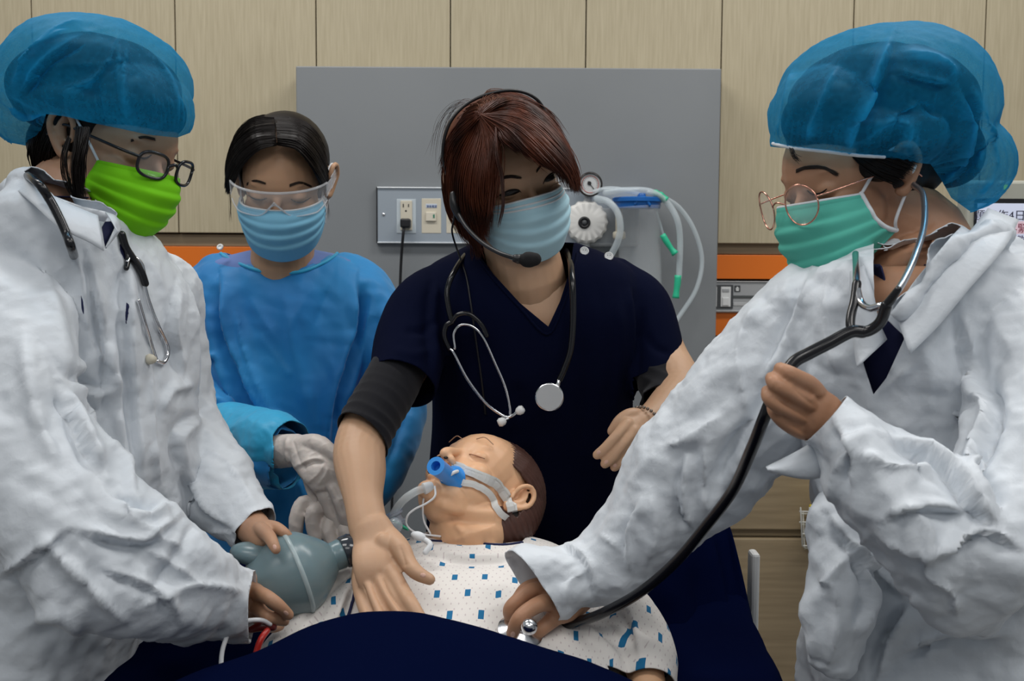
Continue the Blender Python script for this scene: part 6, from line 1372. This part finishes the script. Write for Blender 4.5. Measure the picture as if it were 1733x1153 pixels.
zt_ = [co_[md__ & (np.abs(co_[:, 1] - y) < .012), 2].max() if (md__ & (np.abs(co_[:, 1] - y) < .012)).any() else np.nan for y in ys_]; ok_ = ~np.isnan(zt_); pf_ = np.polyfit(ys_[ok_], np.array(zt_)[ok_], 2)
yc_ = np.clip(co_[:, 1], ys_[0], ys_[-1]); zr_ = np.polyval(pf_, yc_); dx_ = co_[:, 0] - xc_; dz_ = np.clip(zr_ - co_[:, 2], 0, 1); sd_ = np.clip((np.abs(dx_) - .10) / .05, 0, 1)
uv_ = np.stack([np.sign(dx_) * (np.abs(dx_) + .75 * dz_ * sd_), co_[:, 1] - .9 * (co_[:, 2] * (1 - sd_) + zr_ * sd_), co_[:, 2] * 0], 1); au_ = mg.attributes.new('cloth_uv', 'FLOAT_VECTOR', 'POINT'); au_.data.foreach_set('vector', uv_.astype(np.float32).ravel())
hg = mk('hospital_gown', mg, m_print, MK, thick=.0015); Bmg = bvh(mg)
mk('neck_piping', surf_cord(Bmg, [(715, 915), (742, 917), (800, 920), (850, 923), (884, 919)], .0016, .0006, 6), m_inner, hg)
mk('seam_piping', surf_cord(Bmg, [(602, 985), (600, 1005), (595, 1025), (588, 1048)], .0018, .001, 6), m_inner, hg)
mk('neck_tie', wire(Geo(), [P(700, 905, 1.27), P(716, 912, 1.262), P(728, 922, 1.255), P(720, 935, 1.25)], .0035), m_maskwhite, hg)
mk('knot', E(Geo(), 709, 908, 1.262, 13, 8, 9, -20), m_maskwhite, hg)

YO[0] = 0.0
# blanket over the lower body
bl = thing('navy_blanket', 'navy blanket mounded over the manikin in the foreground', 'blanket', (-.1, .95, 1.0))
edge = [(200, 1215), (330, 1150), (440, 1112), (530, 1068), (610, 1045), (700, 1045), (800, 1068), (900, 1098), (1000, 1128), (1080, 1165), (1180, 1230)]
ey = [1.02, 1.04, 1.06, 1.08, 1.095, 1.095, 1.09, 1.08, 1.06, 1.04, 1.02]
r0 = [P(x, y, d) for (x, y), d in zip(edge, ey)]
rows = [[p + Vector((0, .03, -.03)) for p in r0], r0, [p + Vector((0, -.03, .004)) for p in r0], [p + Vector((0, -.12, -.01)) for p in r0], [p + Vector((0, -.28, -.05)) for p in r0], [p + Vector((0, -.45, -.09)) for p in r0]]
gs = cloth_grid(rows, 6); ms_ = gs.mesh(); displace(ms_, lambda co, no: .004 * fbm(co * 8, 3)); mk('cloth', ms_, m_navy2, bl, thick=.004)

# ---------------------------------------------------------------- airway and ties
aw = thing('airway_holder', 'bright blue oral airway piece in the manikin mouth with white tape ties', 'airway', P(755, 805, 1.27))
m_skyplastic = mat('sky_blue_plastic', (.03, .27, .75), .35)
ymo = hm.w(0, .095, -.066).y; print('MOUTH', proj(np.array([list(hm.w(0, .095, -.066)), list(hm.w(0, .108, -.038)), list(hm.w(0, .09, -.105)), list(hm.w(0, .095, .04))])), ymo)
YM = ymo - 1.262
a0, a1 = P(768, 812, ymo), P(739, 790, ymo - .045); a = (a1 - a0)
g = Geo(); lathe(g, a0, a, [(0, .016), (.004, .0175), (.012, .013), (.020, .0105), (a.length, .0115), (a.length + .003, .0118), (a.length + .0031, .0062), (a.length - .01, .006), (a.length - .0101, .0002)], 36); mk('bite_block', g, m_skyplastic, aw, auto=45)
g = Geo(); T(g, [(752, 812, YM + 1.25, 8), (768, 800, YM + 1.248, 9), (780, 812, YM + 1.255, 8)], 4, 14); mk('flange', g, m_skyplastic, aw)
g = Geo(); wire(g, [P(748, 812, YM + 1.236), P(758, 806, YM + 1.232), P(768, 800, YM + 1.235), P(774, 798, YM + 1.242)], .0022); mk('strap_clip', g, m_white, aw)
m_tie = mat('white_tape_tie', (.70, .70, .68), .7)
def ribbon(B, pts, w, off, name, parent, m, sub=8):
    q = catmull([np.array(p, float) for p in pts], sub); c = []; last = None
    for p in q:
        h = hit(B, p[0], p[1], off)
        if h is None: h = P(p[0], p[1], last.y if last else 1.28)
        c.append(h); last = h
    G = Geo(); vs = []
    for i, p in enumerate(c):
        t = (c[min(i + 1, len(c) - 1)] - c[max(i - 1, 0)]).normalized(); v = (p - CAM).normalized(); s = t.cross(v).normalized()
        vs += [p - s * w, p - v * .0004, p + s * w]
    G.add(vs, [(3 * i + k, 3 * i + k + 1, 3 * i + 4 + k, 3 * i + 3 + k) for i in range(len(c) - 1) for k in (0, 1)]); return mk(name, G, m, parent, thick=.0006, smooth=False)
ribbon(Bm, [(766, 794), (800, 802), (835, 822), (858, 850), (868, 885), (872, 912)], .0046, .004, 'tape_tie', aw, m_tie)
ribbon(Bm, [(770, 788), (800, 798), (838, 815), (864, 845), (872, 880)], .0022, .005, 'tape_tie', aw, m_tie)
ribbon(Bm, [(778, 818), (808, 824), (828, 840), (836, 862), (850, 876), (858, 880)], .0042, .0045, 'tape_tie', aw, m_tie)
# endotracheal connector and tubes
et = thing('breathing_tube', 'clear curved breathing tube with white connector beside the manikin chin', 'tube', P(680, 870, YM + 1.22))
g = Geo(); wire(g, [P(662, 880, YM + 1.24), P(672, 860, YM + 1.235), P(686, 844, YM + 1.23), P(704, 832, YM + 1.232), P(716, 828, YM + 1.235)], .0052, 6, 16); mk('clear_tube', g, mat('clear_pvc', (.72, .78, .80), .08, alpha=.38, spec=.9), et)
g = Geo(); lathe(g, P(716, 828, YM + 1.235), P(732, 823, YM + 1.24) - P(716, 828, YM + 1.235), [(0, .0058), (.001, .0075), (.010, .0068), (.013, .0055), (.0132, .0002)], 28); mk('connector', g, m_white, et, auto=45)
g = Geo(); a = P(672, 880, YM + 1.24); d = P(664, 866, YM + 1.24) - P(676, 892, YM + 1.24); lathe(g, P(676, 892, YM + 1.24), d, [(0, .011), (.004, .0125), (.006, .0125), (.008, .0095), (.016, .0088), (.017, .013), (.0195, .013), (.020, .009), (.0201, .0002)], 32); mk('elbow_connector', g, mat('smoky_clear', (.35, .38, .45), .1, alpha=.6, spec=.9), et, auto=45)
g = Geo(); torus(g, P(676, 889, YM + 1.238), Matrix.Rotation(.5, 3, 'Y') @ Matrix.Rotation(1.2, 3, 'X'), .0125, .0011, 28, 6); mk('green_ring', g, m_green, et)
pt = thing('pilot_line', 'thin white looping line from the mouthpiece down to the gown tie', 'tube', P(700, 880, YM + 1.22))
g = Geo(); wire(g, [P(736, 824, YM + 1.232), P(736, 840, YM + 1.225), P(722, 852, YM + 1.225), P(702, 862, YM + 1.225), P(690, 873, YM + 1.225), P(688, 888, YM + 1.23), P(700, 900, YM + 1.235), P(720, 905, YM + 1.24), P(745, 908, YM + 1.25)], .0013, 8, 8); wire(g, [P(722, 832, YM + 1.24), P(716, 850, YM + 1.245), P(717, 880, YM + 1.25), P(728, 903, YM + 1.25)], .0013, 8, 8); mk('line', g, m_loop, pt)

# bag valve
bv = thing('resuscitation_bag', 'translucent grey-blue squeeze bag held beside the manikin shoulder', 'resuscitator', P(500, 970, 1.2))
sA, sB = P(424, 1003, 1.225), P(604, 926, 1.275); ax_ = (sB - sA); u = px2m(1, 1.19); k = ax_.length / (math.hypot(180, 77) * u)
m_bag = mat('frosted_silicone', (.20, .29, .32), .28, alpha=.93, spec=.6, sub=.2); col_noise(m_bag, (.14, .215, .24), (.19, .27, .295), 10)
prof = [(0, 30), (6, 44), (20, 56), (40, 66), (62, 73), (80, 77), (84, 78.5), (88, 76.5), (108, 68), (126, 53), (140, 40), (148, 31), (152, 27), (172, 25.5), (173, 1)]
q = catmull([np.array(p, float) for p in prof], 3); g = Geo(); lathe(g, sA, ax_, [(max(a, 0) * u * k, b * u) for a, b in q], 64); mk('squeeze_bag', g, m_bag, bv, auto=60)
g = Geo(); lathe(g, sA, ax_, [(a * u * k, b * u) for a, b in ((80, 77.5), (82, 79), (86, 79), (88, 76.8))], 64, False); mk('moulded_seam', g, mat('seam_silicone', (.34, .42, .44), .25), bv)
g = Geo(); lathe(g, sA, ax_, [(a * u * k, b * u) for a, b in ((168, 24), (170, 29), (173, 30), (186, 30.5), (190, 28), (202, 27), (203, 1))], 48); mk('valve_collar', g, mat('smoky_black_plastic', (.03, .035, .045), .15, spec=.8), bv, auto=40)
g = Geo(); tubeW(g, [(*P(600, 928, 1.29), .009), (*P(620, 917, 1.33), .011), (*P(645, 905, 1.32), .012), (*P(668, 890, 1.30), .010)], 5, 20); mk('valve_body', g, mat('clear_valve', (.4, .45, .5), .1, alpha=.5, spec=.9), bv)
g = Geo(); E(g, 428, 938, 1.24, 40, 20, 30, -10); mk('reservoir', g, m_bag, bv)

# cables and clip
cb = thing('white_cable', 'white monitoring cable curving up beside the dark bed edge', 'cable', P(400, 1100, 1.1))
g = Geo(); wire(g, [P(376, 1190, 1.08), P(374, 1130, 1.09), P(378, 1095, 1.10), P(392, 1065, 1.11), P(415, 1052, 1.12), P(442, 1050, 1.13), P(457, 1057, 1.14)], .0024, 8, 10); mk('cable', g, m_loop, cb)
rc = thing('red_clip', 'small red sensor clip and wire under the manikin sleeve', 'sensor', P(445, 1090, 1.13))
g = Geo(); wire(g, [P(432, 1130, 1.11), P(434, 1105, 1.115), P(442, 1082, 1.12), P(452, 1068, 1.13)], .0035, 6, 10); mk('wire', g, mat('red_plastic', (.4, .02, .015), .3), rc)
g = Geo(); T(g, [(425, 1066, 1.14, 6), (445, 1060, 1.14, 9), (462, 1062, 1.145, 7)], 4, 14); mk('clip', g, mat('dark_red_plastic', (.09, .01, .01), .3), rc)
